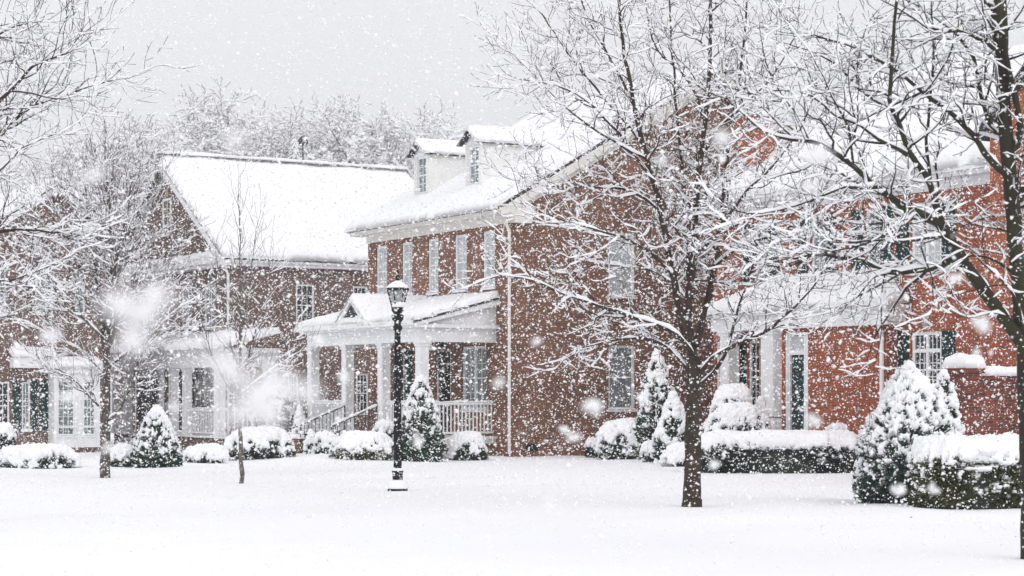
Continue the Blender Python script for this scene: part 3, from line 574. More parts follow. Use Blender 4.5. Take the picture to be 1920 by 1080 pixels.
# ---- right house --------------------------------------------------
def right_house():
    f = Frame(1672, 51.7, 0.0); H = empty('brick_house', f.o, TH)
    tag(H, 'bright red brick house on the right with green shutters and a snowy porch roof', 'house')
    Y0, Y1, D, ZT = -9.0, f.front(1338), 13.0, 7.35; sl = .587; rt = lambda s: 7.88+sl*s; mid = D/2
    W1 = (f.front(1765), f.front(1708))
    U2 = (f.front(1650), f.front(1622)); U3 = (f.front(1545), f.front(1520)); U4 = (f.front(1440), f.front(1416))
    L4 = (f.front(1424), f.front(1403)); L5 = (f.front(1353), f.front(1341.5))
    holes = [(W1[0], W1[1], 1.55, 3.52), (W1[0], W1[1], 5.05, 6.85)]+[(u[0], u[1], 5.05, 6.85) for u in (U2, U3, U4)]+[(L4[0], L4[1], 1.35, 3.45), (L5[0], L5[1]-.02, 1.35, 3.45)]
    wall(H, FR(), Y0, Y1, -.4, ZT, holes, M['brick_red'])
    window(H, FR(), *holes[0], cols=6, rows=5, pane='glass_dark', mull=1, fr=.09); window(H, FR(), *holes[1], cols=4, rows=4, pane='glass_pale', fr=.09, mull=1)
    b = MB(); zz = 2.98; b.mbox(FR(), W1[0]+.09, W1[1]-.09, zz, zz+.09, .04, .115); b.build('transom_bar', M['white'], H)
    for h in holes[2:5]: window(H, FR(), *h, cols=2, rows=4, pane='glass_mid', fr=.07)
    for h in holes[5:]: window(H, FR(), *h, cols=2, rows=5, pane='glass_dark', fr=.07)
    b = MB(); c = (W1[0]+W1[1])/2; b.prism(FR(), [(c-.08, 3.60), (c+.08, 3.60), (c+.14, 4.0), (c-.14, 4.0)], -.04, -.003); b.build('keystone', M['stone'], H)
    for h in (holes[0], holes[1], holes[2], holes[3], holes[4]):
        shutter(H, FR(), h[0]-.5, h[0]-.07, h[2], h[3], 'teal'); shutter(H, FR(), h[1]+.07, h[1]+.5, h[2], h[3], 'teal')
    shutter(H, FR(), L4[1]+.08, L4[1]+.5, 1.35, 3.45, 'teal')
    wall(H, lambda a, z, d: (a, Y1-d, z), 0, D, -.4, ZT, [], M['brick_red'], top=[(0, ZT), (D, ZT), (mid, rt(mid)-.3)])
    wall(H, SD(Y0), 0, D, -.4, ZT, [], M['brick_red'], top=[(0, ZT), (D, ZT), (mid, rt(mid)-.3)])
    wall(H, lambda a, z, d: (D-d, a, z), Y0, Y1, -.4, ZT, [], M['brick_red'])
    # cross-gable at the near end rises above the cornice
    g1 = f.front(1856, off=-.8); g0 = g1-5.4
    b = MB(); b.prism(FR(-.8), [(g0, -.4), (g1, -.4), (g1, 8.3), ((g0+g1)/2, 10.6), (g0, 8.3)], 0, .79); b.build('gable_wall', M['brick_red'], H)
    b = MB(); gm = (g0+g1)/2
    for sg in (-1, 1):
        ye = gm+sg*3.0; b.add([(-1.0, ye, 8.2), (3.9, ye, 8.2), (5.6, gm, 10.85), (-1.0, gm, 10.85), (-1.0, ye, 8.05), (3.9, ye, 8.05), (5.6, gm, 10.7), (-1.0, gm, 10.7)], [(0,1,2,3), (7,6,5,4), (0,4,5,1), (1,5,6,2), (2,6,7,3), (3,7,4,0)])
    gr = b.build('gable_roof', M['shingle'], H)
    for sg in (-1, 1): ye = gm+sg*3.05; snow_sheet(gr, (-1.02, ye, 8.2), (3.9, ye, 8.2), (5.6, gm, 10.86), (-1.02, gm, 10.86), .22, 30, 20, seed=50+sg, name='roof_snow')
    b = MB(); cs = g1+.02
    b.mbox(FR(), cs, Y1+.03, 7.1, 7.34, -.05, -.003); b.mbox(FR(), cs, Y1+.3, 7.345, 7.44, -.45, -.001); b.mbox(FR(), cs, Y1+.3, 7.442, 7.6, -.58, 0); b.build('cornice', M['white'], H)
    r = MB()
    def slab(pts, t=.12):
        n = len(pts); r.add(list(pts)+[(p[0], p[1], p[2]-t) for p in pts], [tuple(range(n)), tuple(range(n, 2*n))[::-1]]+[(i, n+i, n+(i+1)%n, (i+1)%n) for i in range(n)])
    a = -.55; y1 = Y1+.3; y0 = Y0-.3
    slab([(a, y0, rt(a)), (mid, y0, rt(mid)), (mid, y1, rt(mid)), (a, y1, rt(a))]); slab([(D-a, y0, rt(a)), (D-a, y1, rt(a)), (mid, y1, rt(mid)), (mid, y0, rt(mid))])
    ro = r.build('roof', M['shingle'], H)
    snow_sheet(ro, (a-.05, y0, rt(a)), (a-.05, y1, rt(a)), (mid, y1, rt(mid)), (mid, y0, rt(mid)), .25, 70, 40, seed=61, name='roof_snow'); snow_sheet(ro, (mid, y0, rt(mid)), (mid, y1, rt(mid)), (D-a, y1, rt(a)), (D-a, y0, rt(a)), .25, 40, 24, seed=62, name='roof_snow')
    # chimney at the far end
    cy0, cy1, cx0, cx1 = Y1-1.0, Y1-.25, .7, 1.5; b = MB(); b.box(cx0, cx1, cy0, cy1, 7.6, 10.1); b.box(cx0-.05, cx1+.05, cy0-.05, cy1+.05, 9.8, 9.95); ch = b.build('chimney', M['brick_red'], ro)
    snow_sheet(ch, (cx0, cy0, 10.103), (cx1, cy0, 10.103), (cx1, cy1, 10.103), (cx0, cy1, 10.103), .22, 8, 8, edge=.2, name='snow')
    # enclosed entry that stands a little proud of the front
    V = -.42; v0 = f.front(1663, off=V); v1 = f.front(1466, off=V); dd0, dd1 = f.front(1515, off=V), f.front(1472, off=V)
    en = wall(H, FR(V), v0, v1, -.4, 3.72, [(dd0, dd1, .35, 3.62)], M['brick_red'], depth=.16, name='entry_wall')
    
    for vv in (v0, v1): b = MB(); b.add([(V, vv, -.4), (-.003, vv, -.4), (-.003, vv, 3.72), (V, vv, 3.72)], [(0,1,2,3)]); b.build('entry_side', M['brick_red'], en)
    b = MB(); m_ = (dd0+dd1)/2-.1; dr = dd0+.80; b.mbox(FR(V), dd0+.2, dr, .4, 3.0, .09, .13)
    for z in (.6, 1.5, 2.25): b.mbox(FR(V), dd0+.28, dr-.08, z, z+.55, .08, .09)
    b.build('door', M['teal'], H)
    b = MB(); b.mbox(FR(V), dd0+.003, dd0+.2, .37, 3.617, .02, .14); b.mbox(FR(V), dr, dr+.1, .37, 3.617, .02, .14); b.mbox(FR(V), dd1-.12, dd1-.003, .37, 3.617, .02, .14)
    b.mbox(FR(V), dd0+.2, dr, 3.0, 3.12, .024, .138); b.mbox(FR(V), dr+.1, dd1-.12, .37, 1.1, .024, .138); b.mbox(FR(V), dr+.1, dd1-.12, 3.0, 3.12, .024, .138); b.mbox(FR(V), dd0+.2, dd1-.12, 3.53, 3.617, .026, .136)
    fo = b.build('door_frame', M['white'], H); b = MB(); b.mbox(FR(V), dd0+.2, dr, 3.12, 3.53, .1, .12); b.mbox(FR(V), dr+.1, dd1-.12, 1.1, 3.0, .1, .12); b.mbox(FR(V), dr+.1, dd1-.12, 3.12, 3.53, .1, .12); b.build('pane', M['glass_pale'], fo)
    b = MB(); b.mbox(FR(V), dd0-.3, dd1+.3, -.3, .33, -1.1, -.003); st = b.build('doorstep', M['brick_red'], H); snow_sheet(st, (V-1.12, dd0-.32, .333), (V-1.12, dd1+.32, .333), (V-.01, dd1+.32, .333), (V-.01, dd0-.32, .333), .15, 20, 10, edge=.2, name='step_snow')
    # columns and white pilasters of the recessed porch
    P = H
    zc = 3.72; cx = V-.05
    column(P, cx, f.front(1452, off=cx), -.1, zc, .27); column(P, cx, f.front(1368, off=cx), -.1, zc, .2)
    b = MB(); b.box(-.2, -.003, f.front(1386), f.front(1368), -.3, zc); b.build('pilaster', M['white'], P)
    pe0, pe1 = v0-.25, f.front(1344, off=V)
    b = MB(); b.box(V-.22, -.003, pe0, pe1, zc+.002, zc+.40); b.box(V-.34, -.003, pe0-.12, pe1+.12, zc+.402, zc+.53); en = b.build('entablature', M['white'], P)
    r.v = []; r.f = []; e = V-.42; ze, zt = zc+.535, 5.05; yn, yf = pe0-.2, pe1+.2; h1, h2 = yn+.9, yf-2.4
    slab([(e, yn, ze), (-.004, h1, zt), (-.004, h2, zt), (e, yf, ze)], .06); slab([(e, yf, ze), (-.004, h2, zt), (-.004, yf, ze+.1)], .06); slab([(e, yn, ze), (-.004, yn, ze+.1), (-.004, h1, zt)], .06)
    pr = r.build('porch_roof', M['white'], P)
    snow_sheet(pr, (e-.04, yn, ze), (e-.04, yf, ze), (-.01, h2, zt), (-.01, h1, zt), .22, 50, 16, seed=71, name='roof_snow'); snow_sheet(pr, (e-.04, yf, ze), (-.01, yf, ze+.1), (-.01, h2, zt), (-.01, h2, zt), .18, 12, 16, seed=72, name='roof_snow'); snow_sheet(pr, (-.01, yn, ze+.1), (e-.04, yn, ze), (-.01, h1, zt), (-.01, h1, zt), .18, 12, 16, seed=73, name='roof_snow')
    downpipe(P, V-.07, v0+.12, .1, zc+.1, .06, 'white')
    # iron handrail before the door
    b = MB(); y_ = dd0-.25; b.bar((V-1.0, y_, .3), (V-1.0, y_, 1.28), .018); b.bar((V-1.0, y_, 1.28), (V-1.0, dd1+.2, 1.28), .018); b.bar((V-1.0, dd1+.2, .3), (V-1.0, dd1+.2, 1.28), .018); b.bar((V-1.0, dd0+.4, .3), (V-1.0, dd0+.4, 1.28), .012); b.bar((V-1.0, y_, .8), (V-1.0, y_+.3, .8), .012)
    b.build('handrail', M['iron'], P)
    # wall lantern
    b = MB(); ly = f.front(1421, off=cx+.0); b.lathe([(.03, 2.95), (.09, 3.0), (.1, 3.22), (.03, 3.32)], -.3, ly-.25, 8); b.bar((-.3, ly-.25, 3.3), (-.3, ly-.25, 3.72), .008); b.build('porch_light', mat('amber_lantern', (.35,.12,.03), .4, .4), P)
right_house()

# ---- garden wall -------------------------------------------------
def garden_wall():
    p = at(1808, 740, 41.5); H = empty('garden_wall', (p.x, p.y, 0), TH)
    tag(H, 'red brick garden wall with snow capped pier beside the big shrubs', 'wall')
    b = MB(); b.box(.5, 4.2, .12, .38, -.3, 2.22); b.box(.5, 4.2, .08, .42, 2.222, 2.30); w_ = b.build('wall', M['brick_garden'], H)
    snow_sheet(w_, (.45, .04, 2.303), (4.2, .04, 2.303), (4.2, .46, 2.303), (.45, .46, 2.303), .21, 50, 8, edge=.12, seed=80, lump=.15, name='snow')
    b = MB(); b.box(0, .5, 0, .5, -.3, 2.35); b.box(-.05, .55, -.05, .55, 2.352, 2.46); q = b.build('pier', M['brick_garden'], H)
    snow_sheet(q, (-.08, -.08, 2.463), (.58, -.08, 2.463), (.58, .58, 2.463), (-.08, .58, 2.463), .30, 14, 14, edge=.2, seed=81, lump=.1, name='snow')
garden_wall()

# ------------------------------------------------------------------ lamp post
def lamp_post():
    p = at(745.5, 918, 39.4); z = gz(p.x, p.y); H = empty('street_lamp', (p.x, p.y, z)); Z0 = 4.40-.0
    tag(H, 'black cast iron street lamp with snow capped lantern in front of the porch', 'street lamp')
    b = MB(); b.lathe([(.20,-.1),(.20,.07),(.165,.10),(.15,.14)], seg=8); b.lathe([(.13,.14),(.105,.2),(.10,.36),(.115,.38),(.115,.42),(.085,.46)], seg=16)
    bo = b.build('base', M['black'], H)
    s = MB(); s.lathe([(.215,.05),(.21,.09),(.19,.14),(.165,.19),(.12,.22),(.08,.23)], seg=20); s.build('snow', M['snow'], bo, smooth=True)
    s = MB(); s.lathe([(.12,.405),(.125,.43),(.11,.455),(.08,.46)], seg=16); s.build('snow', M['snow'], bo, smooth=True)
    b = MB(); n = 24; prof = [(.078,.42),(.074,1.2),(.062,2.6),(.054,3.28)]
    n0 = 0
    for r_, zz in prof:
        for k in range(48):
            a = 2*math.pi*k/48; rr = r_*(1+.07*math.cos(12*a)); b.v.append((rr*math.cos(a), rr*math.sin(a), zz))
    for i in range(3):
        for k in range(48): b.f.append((i*48+k, i*48+(k+1)%48, (i+1)*48+(k+1)%48, (i+1)*48+k))
    b.lathe([(.075,3.2),(.095,3.24),(.095,3.28),(.07,3.31),(.065,3.36),(.11,3.42),(.125,3.50),(.085,3.53),(.075,3.56)], seg=16)
    b.build('post', M['black'], H, smooth=False)
    zb, zt, rb, rt_ = 3.66, 4.02, .11, .205; b = MB()
    b.lathe([(.07,3.53),(.12,3.6),(.125,3.67),(.1,3.68)], seg=6)
    for k in range(6):
        a = 2*math.pi*k/6+.2; c, s_ = math.cos(a), math.sin(a); b.bar((rb*c, rb*s_, zb), (rt_*c, rt_*s_, zt), .015)
    b.lathe([(.0,4.0),(.225,4.0),(.235,4.03),(.22,4.05),(.0,4.05)], seg=24)
    lo = b.build('lantern_frame', M['black'], H)
    g = MB(); g.lathe([(rb-.012, zb), (rt_-.014, 3.998)], seg=6)
    g.v = [(x*math.cos(.2)-y*math.sin(.2), x*math.sin(.2)+y*math.cos(.2), zz) for x, y, zz in g.v]; g.build('glass', M['glass_white'], lo)
    b = MB(); b.lathe([(.215,4.05),(.17,4.11),(.08,4.17),(.035,4.2),(.035,4.24),(.05,4.26),(.03,4.29),(.018,4.33),(.03,4.36),(.006,4.44)], seg=20); co_ = b.build('cap', M['black'], H, smooth=True)
    s = MB(); s.lathe([(.222,4.052),(.222,4.065),(.19,4.11),(.11,4.165),(.06,4.19),(.04,4.2)], seg=24); s.build('snow', M['snow'], co_, smooth=True)
    s = MB(); s.lathe([(.03,3.665),(.13,3.67),(.15,3.70),(.12,3.76),(.05,3.80)], .03, -.02, seg=16); s.build('snow', M['snow'], lo, smooth=True)
lamp_post()

# ------------------------------------------------------------------ trees
class Tree:
    def __init__(s, seed, snow=.022, up=.12, tipr=.004, dens=(3.5, 4.5, 5.0), lens=(1.2, .5, .24), ang=(38, 62), wand=.16, maxl=3, snowgap=.18, hbias=0.0):
        s.r = random.Random(seed); s.b = []; s.snow = snow; s.up = up; s.tipr = tipr; s.dens = dens; s.lens = lens; s.ang = ang; s.wand = wand; s.maxl = maxl; s.gap = snowgap; s.hb = hbias
        s.big = []; s.small = []
    def limb(s, pts, r0, r1, kids=True, lvl=0, big=True, k0=.15, lscale=1.0):
        """pts: world points of a main limb, smoothed and roughened"""
        P = [Vector(p) for p in pts]; Q = []
        for i in range(len(P)-1):
            a = P[max(0, i-1)]; b = P[i]; c = P[i+1]; d = P[min(len(P)-1, i+2)]; n = max(2, int((c-b).length/.16))
            for k in range(n):
                t = k/n; Q.append(.5*((2*b)+(c-a)*t+(2*a-5*b+4*c-d)*t*t+(3*b-a-3*c+d)*t**3))
        Q.append(P[-1]); n = len(Q); g = s.r.random()*50
        for i in range(1, n-1):
            j = .035*min(1, .1/r0*.6); Q[i] = Q[i]+Vector((noise.noise(Vector((g, i*.5, 0))), noise.noise(Vector((g+9, i*.5, 0))), noise.noise(Vector((g+20, i*.5, 0)))))*j
        rad = [r0+(r1-r0)*(i/(n-1))**.8 for i in range(n)]
        (s.big if big else s.small).append((Q, rad, 0))
        if kids: s.spawn(Q, rad, lvl+1, k0, lscale)
    def spawn(s, Q, rad, lvl, k0=.15, lscale=1.0):
        if lvl > s.maxl: return
        L = sum((Q[i+1]-Q[i]).length for i in range(len(Q)-1)); n = L*s.dens[lvl-1]; n = int(n)+(s.r.random() < n-int(n))
        for k in range(n):
            u = k0+(1-k0)*(k+s.r.random())/max(1, n); i = min(len(Q)-2, int(u*(len(Q)-1))); p = Q[i].lerp(Q[i+1], s.r.random()); D = (Q[i+1]-Q[i]).normalized()
            ax = D.cross(Vector((s.r.gauss(0,1), s.r.gauss(0,1), s.r.gauss(0,1)))).normalized(); a = R(s.r.uniform(*s.ang)); d = (D*math.cos(a)+ax*math.sin(a)); d.z = d.z*.8+s.up*s.r.uniform(-.3, 1.6); d.normalize()
            ln = s.lens[lvl-1]*s.r.uniform(.45, 1.35)*(1.15-.45*u)*(lscale if lvl == 1 else 1); s.grow(p, d, ln, min(rad[i]*.6, .0035+.009*ln+.003*(3-lvl)), lvl)
        # the tip carries on as a twig
        if lvl <= s.maxl: s.grow(Q[-1], (Q[-1]-Q[-2]).normalized(), s.lens[lvl-1]*s.r.uniform(.5, .9), rad[-1]*.9, lvl)
    def grow(s, p, d, ln, r, lvl):
        st = {1: .11, 2: .08, 3: .07}.get(lvl, .08); n = max(3, int(ln/st)); Q = [p.copy()]; rad = [r]; d = d.copy()
        for i in range(n):
            d = (d+Vector((s.r.gauss(0,1), s.r.gauss(0,1), s.r.gauss(0,.8)))*s.wand+Vector((0, 0, s.up*(.1+1.5*(i/n)**1.5)))).normalized(); p = p+d*(ln/n); Q.append(p.copy()); rad.append(max(s.tipr*.6, r+(s.tipr-r)*((i+1)/n)))
        s.small.append((Q, rad, lvl))
        if lvl < s.maxl: s.spawn(Q, rad, lvl+1, .12)
    def build(s, name, loc, label, bark='bark', twig='twig', cat='tree', group=None, ks=4, snow_mul=1.0):
        o = Vector(loc); H = empty(name, loc); tag(H, label, cat, group)
        A = Tubes(); B = Tubes(); SA = Tubes(); g = 0
        for arr, T, k in ((s.big, A, 9), (s.small, B, 4)):
            for Q, rad, lvl in arr:
                P = np.array([tuple(q-o) for q in Q]); rr = np.array(rad); n = len(P); g += 1.7
                if arr is s.big:
                    rr = rr*(1+.10*np.array([noise.noise(Vector((g, i*.6, 0))) for i in range(n)])); k = 9 if rr[0] > .05 else 6
                else: k = 4 if rr[0] < .02 else 5
                T.add(P, rr, k)
                if n < 3: continue
                Td = np.gradient(P, axis=0); Td /= np.linalg.norm(Td, axis=1, keepdims=True)+1e-9; hz = np.sqrt(np.clip(1-Td[:, 2]**2, 0, 1))
                nz = np.array([noise.noise(Vector((g, i*1.37, 5.0))) for i in range(n)]); ln = np.array([noise.noise(Vector((g, i*.22, 9.0))) for i in range(n)])
                m = np.clip((hz-.38)/.45, 0, 1)*np.clip(1+nz*1.5, .2, 2)*np.clip((ln+s.gap)/.12, .12, 1)
                sw = s.snow*snow_mul*(1.0, .85, .66, .52)[min(3, lvl)]; rs = (sw+rr*(.5 if arr is s.big else .6))*m
                rs = np.minimum(rs, sw*1.35+rr*.75)
                rs[-1] *= .45; rs = np.maximum(rs, .0005)
                Ps = P.copy(); Ps[:, 2] += rr*.75+rs*.55
                hid = rs < .003; Ps[hid] = P[hid]
                SA.add(Ps, rs, 7 if arr is s.big else 5, 1.0)
        if s.big: A.build('trunk', M[bark], H)
        c = B.build('crown', M[twig], H)
        SA.build('snow', M['snow'], c)
        return H
def P3(Y, *pts):
    """photo pixels at stated distance: (px, py[, dY])"""
    return [at(q[0], q[1], Y+(q[2] if len(q) > 2 else 0)) for q in pts]
def ground_pt(px, py, Y):
    p = at(px, py, Y); return Vector((p.x, p.y, gz(p.x, p.y)))

def mid_tree():
    Y = 33.4; b = ground_pt(1298, 952, Y); b.z -= .15
    T = Tree(3, snow=.0185, up=.10, dens=(4.0, 5.4, 5.6), lens=(1.15, .48, .20), wand=.21)
    T.limb([b+Vector((0,0,-.1)), at(1297,955,Y), at(1299,860,Y), at(1300,760,Y), at(1300,700,Y), at(1300,668,Y)], .165, .125, kids=False)
    T.limb([at(1297,1000,Y), at(1297,950,Y), at(1298,935,Y)], .20, .165, kids=False)
    L = lambda pts, r0, r1=.014, **k: T.limb(P3(Y, *pts), r0*.86, r1, **k)
    L([(1300,690),(1292,620,.1),(1290,560,.2),(1300,480,.3),(1305,400,.4),(1312,300,.4),(1322,230,.5),(1330,120,.6),(1332,0,.6),(1340,-120,.7)], .095, .02)
    L([(1292,640),(1275,590,-.1),(1262,520,-.2),(1250,450,-.3),(1238,390,-.4),(1222,330,-.5),(1196,230,-.6),(1180,150,-.7),(1165,60,-.7),(1160,-60,-.8)], .085, .018)
    L([(1305,650),(1322,580,.3),(1340,500,.5),(1352,420,.8),(1360,330,1),(1372,230,1.2),(1390,120,1.3),(1400,0,1.4)], .07, .016)
    L([(1296,560,.2),(1288,470,.5),(1282,390,.8),(1280,320,.9),(1272,240,1.0),(1262,130,1.1),(1255,0,1.1)], .05, .014)
    L([(1300,668),(1270,630,-.2),(1230,608,-.4),(1170,588,-.6),(1100,566,-.8),(1045,545,-.9),(1000,528,-1),(965,520,-1)], .055, .012, k0=.25)
    L([(1297,705),(1268,665,.2),(1240,645,.3),(1200,634,.5),(1140,640,.6),(1090,652,.7)], .045, .010, k0=.25, lscale=.8)
    L([(1304,712),(1335,672,-.2),(1368,650,-.3),(1420,630,-.5),(1465,598,-.6),(1505,560,-.8),(1545,500,-.9),(1560,440,-1)], .055, .010, k0=.3, lscale=.8)
    L([(1305,730),(1338,700,-.1),(1358,665,-.1),(1375,610,.2),(1395,550,.4),(1410,500,.5),(1430,420,.6)], .045, .010, k0=.3, lscale=.8)
    L([(1262,520,-.2),(1215,470,-.6),(1150,440,-.9),(1080,420,-1.2),(1020,400,-1.3)], .035, .010)
    L([(1240,400,-.4),(1190,360,-.2),(1120,350,.2),(1050,350,.4),(1000,345,.5)], .035, .010)
    L([(1224,340,-.5),(1160,250,-.8),(1100,190,-1.0),(1040,160,-1.2),(985,150,-1.3)], .040, .008)
    L([(1205,270,-.5),(1130,180,0),(1080,120,.2),(1040,60,.3),(1010,20,.4)], .034, .008)
    L([(1190,200,-.6),(1150,120,-.3),(1110,50,-.2),(1080,-30,-.2)], .03, .010)
    L([(1215,300,-.5),(1150,265,-.9),(1090,225,-1),(1040,180,-1.2),(970,110,-1.2)], .03, .008)
    L([(1312,300,.4),(1350,240,.3),(1400,190,.1),(1450,140,0),(1490,70,-.1)], .035, .010)
    L([(1322,230,.5),(1290,150,.7),(1230,90,.8),(1210,0,.9)], .03, .010)
    L([(1352,420,.8),(1400,360,.7),(1450,310,.6),(1500,240,.5),(1530,170,.5)], .035, .010)
    L([(1340,500,.5),(1390,460,.2),(1450,440,0),(1520,400,-.2),(1570,340,-.3)], .035, .010)
    L([(1300,480,.3),(1350,440,-.5),(1410,410,-1),(1460,400,-1.3)], .03, .010)
    L([(1290,560,.2),(1230,510,.9),(1170,500,1.3),(1100,490,1.5)], .03, .010)
    L([(1305,400,.4),(1250,330,1.2),(1210,280,1.5)], .03, .010)
    T.build('deciduous_tree', b, 'snow laden bare tree with thick brown trunk standing in front of the low hedge', twig='twig')
mid_tree()

def right_tree():
    Y = 23.0; b = ground_pt(1932, 1048, Y); b.z -= .15
    T = Tree(5, snow=.0145, up=.07, dens=(3.9, 5.2, 5.4), lens=(.95, .38, .18), wand=.21, ang=(40, 70))
    T.limb([b, at(1932,1040,Y), at(1930,900,Y), at(1925,760,Y), at(1921,660,Y), at(1912,560,Y), at(1902,440,Y), at(1893,330,Y), at(1884,220,Y), at(1876,110,Y), at(1866,0,Y), at(1858,-120,Y)], .125, .065, k0=.45, lscale=.7)
    L = lambda pts, r0, r1=.010, **k: T.limb(P3(Y, *pts), r0, r1, **k)
    L([(1925,660,0),(1885,598,-.1),(1845,545,-.2),(1815,500,-.3),(1785,455,-.4),(1765,425,-.4)], .080, .065, kids=False)
    L([(1768,432,-.4),(1750,370,-.5),(1735,325,-.5),(1705,285,-.6),(1688,240,-.6),(1672,205,-.6),(1668,165,-.7),(1675,80,-.7),(1680,0,-.8),(1690,-80,-.8)], .045, .014, k0=.2)
    L([(1765,425,-.4),(1720,395,-.6),(1670,372,-.8),(1635,345,-.9),(1600,310,-1),(1560,282,-1.1),(1520,268,-1.2),(1480,262,-1.3),(1430,245,-1.4),(1395,215,-1.4)], .052, .010, k0=.1)
    L([(1800,480,-.3),(1740,505,-.2),(1690,512,0),(1640,500,.2),(1600,485,.3),(1550,478,.5),(1490,485,.6),(1440,475,.7)], .042, .010, k0=.1)
    L([(1672,205,-.6),(1640,185,-.3),(1600,160,-.2),(1570,120,-.1),(1530,100,0)], .025, .008)
    L([(1700,290,-.6),(1650,262,-.9),(1610,235,-1),(1570,215,-1.1),(1520,180,-1.2),(1470,170,-1.3)], .028, .008)
    L([(1765,425,-.4),(1745,350,.1),(1738,290,.2),(1742,230,.3),(1745,150,.4),(1750,60,.4),(1745,-30,.5)], .028, .010)
    L([(1893,330,0),(1860,305,-.1),(1835,270,-.2),(1808,235,-.2),(1770,200,-.3),(1730,172,-.4),(1690,140,-.4),(1640,110,-.5),(1590,85,-.6),(1540,70,-.6)], .048, .010, k0=.15)
    L([(1888,260,0),(1858,240,.3),(1842,180,.4),(1825,110,.5),(1800,70,.5),(1760,40,.6),(1720,10,.6)], .04, .010)
    L([(1890,300,0),(1915,240,-.1),(1900,170,-.1),(1885,100,-.2),(1885,0,-.2),(1890,-80,-.3)], .05, .02, k0=.3)
    L([(1876,110,0),(1850,80,-.3),(1800,60,-.5),(1740,50,-.7),(1690,20,-.8)], .03, .008)
    L([(1868,20,0),(1830,-10,-.2),(1780,-20,-.4)], .03, .010)
    L([(1918,620,0),(1905,560,-.4),(1880,530,-.5),(1850,495,-.6),(1815,470,-.7)], .022, .008)
    L([(1908,520,0),(1870,490,.4),(1820,480,.5),(1780,495,.6)], .022, .008)
    L([(1775,440,-.4),(1720,450,-.9),(1660,450,-1.1),(1600,455,-1.3),(1540,440,-1.4)], .025, .008)
    L([(1640,350,-.9),(1580,355,-1.3),(1520,375,-1.4),(1460,395,-1.5),(1400,400,-1.5)], .025, .008)
    L([(1660,510,.1),(1650,560,-.1),(1655,620,-.2),(1640,680,-.2)], .010, .005, lscale=.35, lvl=0)
    L([(1690,512,0),(1640,540,.3),(1590,570,.4),(1540,590,.5)], .014, .005, lscale=.5)
    L([(1790,460,-.3),(1750,420,.4),(1700,410,.8),(1640,420,1.0),(1580,415,1.2),(1530,430,1.3)], .022, .007)
    L([(1720,395,-.6),(1680,430,-.9),(1620,460,-1.2),(1560,470,-1.4),(1500,450,-1.5)], .018, .006)
    L([(1740,505,-.2),(1700,470,.6),(1650,445,.9),(1600,440,1.1)], .018, .006)
    L([(1735,172,-.4),(1690,190,-.1),(1640,215,0),(1580,240,.1)], .02, .006)
    L([(1895,420,0),(1930,330,.2),(1950,250,.3)], .04, .02)
    L([(1600,310,-1),(1590,240,-1.2),(1560,180,-1.3),(1530,120,-1.4)], .018, .006)
    L([(1520,268,-1.2),(1490,210,-1),(1450,150,-.9),(1430,90,-.9)], .018, .006)
    T.build('deciduous_tree', b, 'big dark mossy tree at the right edge with long snow covered limbs', bark='bark_moss', twig='twig_dark')
right_tree()

def left_tree():
    Y = 45.3; b = ground_pt(197, 895, Y); b.z -= .12
    T = Tree(8, snow=.019, up=.16, dens=(4.8, 6.2, 5.0), lens=(1.25, .55, .26), wand=.15, ang=(28, 50), tipr=.005)
    T.limb([b, at(197,890,Y), at(199,800,Y), at(200,700,Y), at(202,620,Y), at(207,560,Y), at(210,480,Y), at(205,400,Y), at(200,340,Y), at(198,300,Y)], .135, .018, k0=.45)
    L = lambda pts, r0, r1=.012, **k: T.limb(P3(Y, *pts), r0, r1, **k)
    L([(198,660),(190,600,.2),(183,540,.3),(175,480,.4),(165,410,.5),(160,340,.6)], .07, .012)
    L([(203,650),(218,600,-.2),(215,520,-.4),(225,450,-.5),(240,390,-.6),(250,320,-.7)], .06, .012)
    L([(204,790),(225,765,-.3),(245,728,-.5),(255,690,-.6),(272,648,-.7),(300,610,-.8),(325,585,-.9)], .035, .010, lscale=.6)
    L([(196,775),(170,745,-.3),(150,722,-.4),(125,700,-.5),(95,690,-.6)], .035, .010, lscale=.6)
    L([(204,690),(240,660,-.3),(280,640,-.5),(330,622,-.6),(360,600,-.6)], .03, .010, lscale=.7)
    L([(196,700),(160,665,.3),(120,640,.5),(80,620,.7),(40,600,.8)], .03, .010, lscale=.8)
    L([(198,640),(150,590,-.4),(110,550,-.6),(80,500,-.7),(60,450,-.8)], .035, .010)
    L([(205,600),(250,560,.3),(290,520,.5),(320,470,.6)], .03, .010, lscale=.8)
    L([(190,580),(150,510,.5),(125,440,.6),(115,370,.7)], .03, .010)
    L([(212,520),(255,460,.5),(280,400,.6),(295,350,.7)], .03, .010, lscale=.8)
    L([(200,560,0),(215,480,.9),(235,420,1.2)], .03, .010)
    T.build('deciduous_tree', b, 'frosted bare tree with upright branches standing left of the cone shaped shrub', bark='bark_grey', twig='twig_grey')
left_tree()

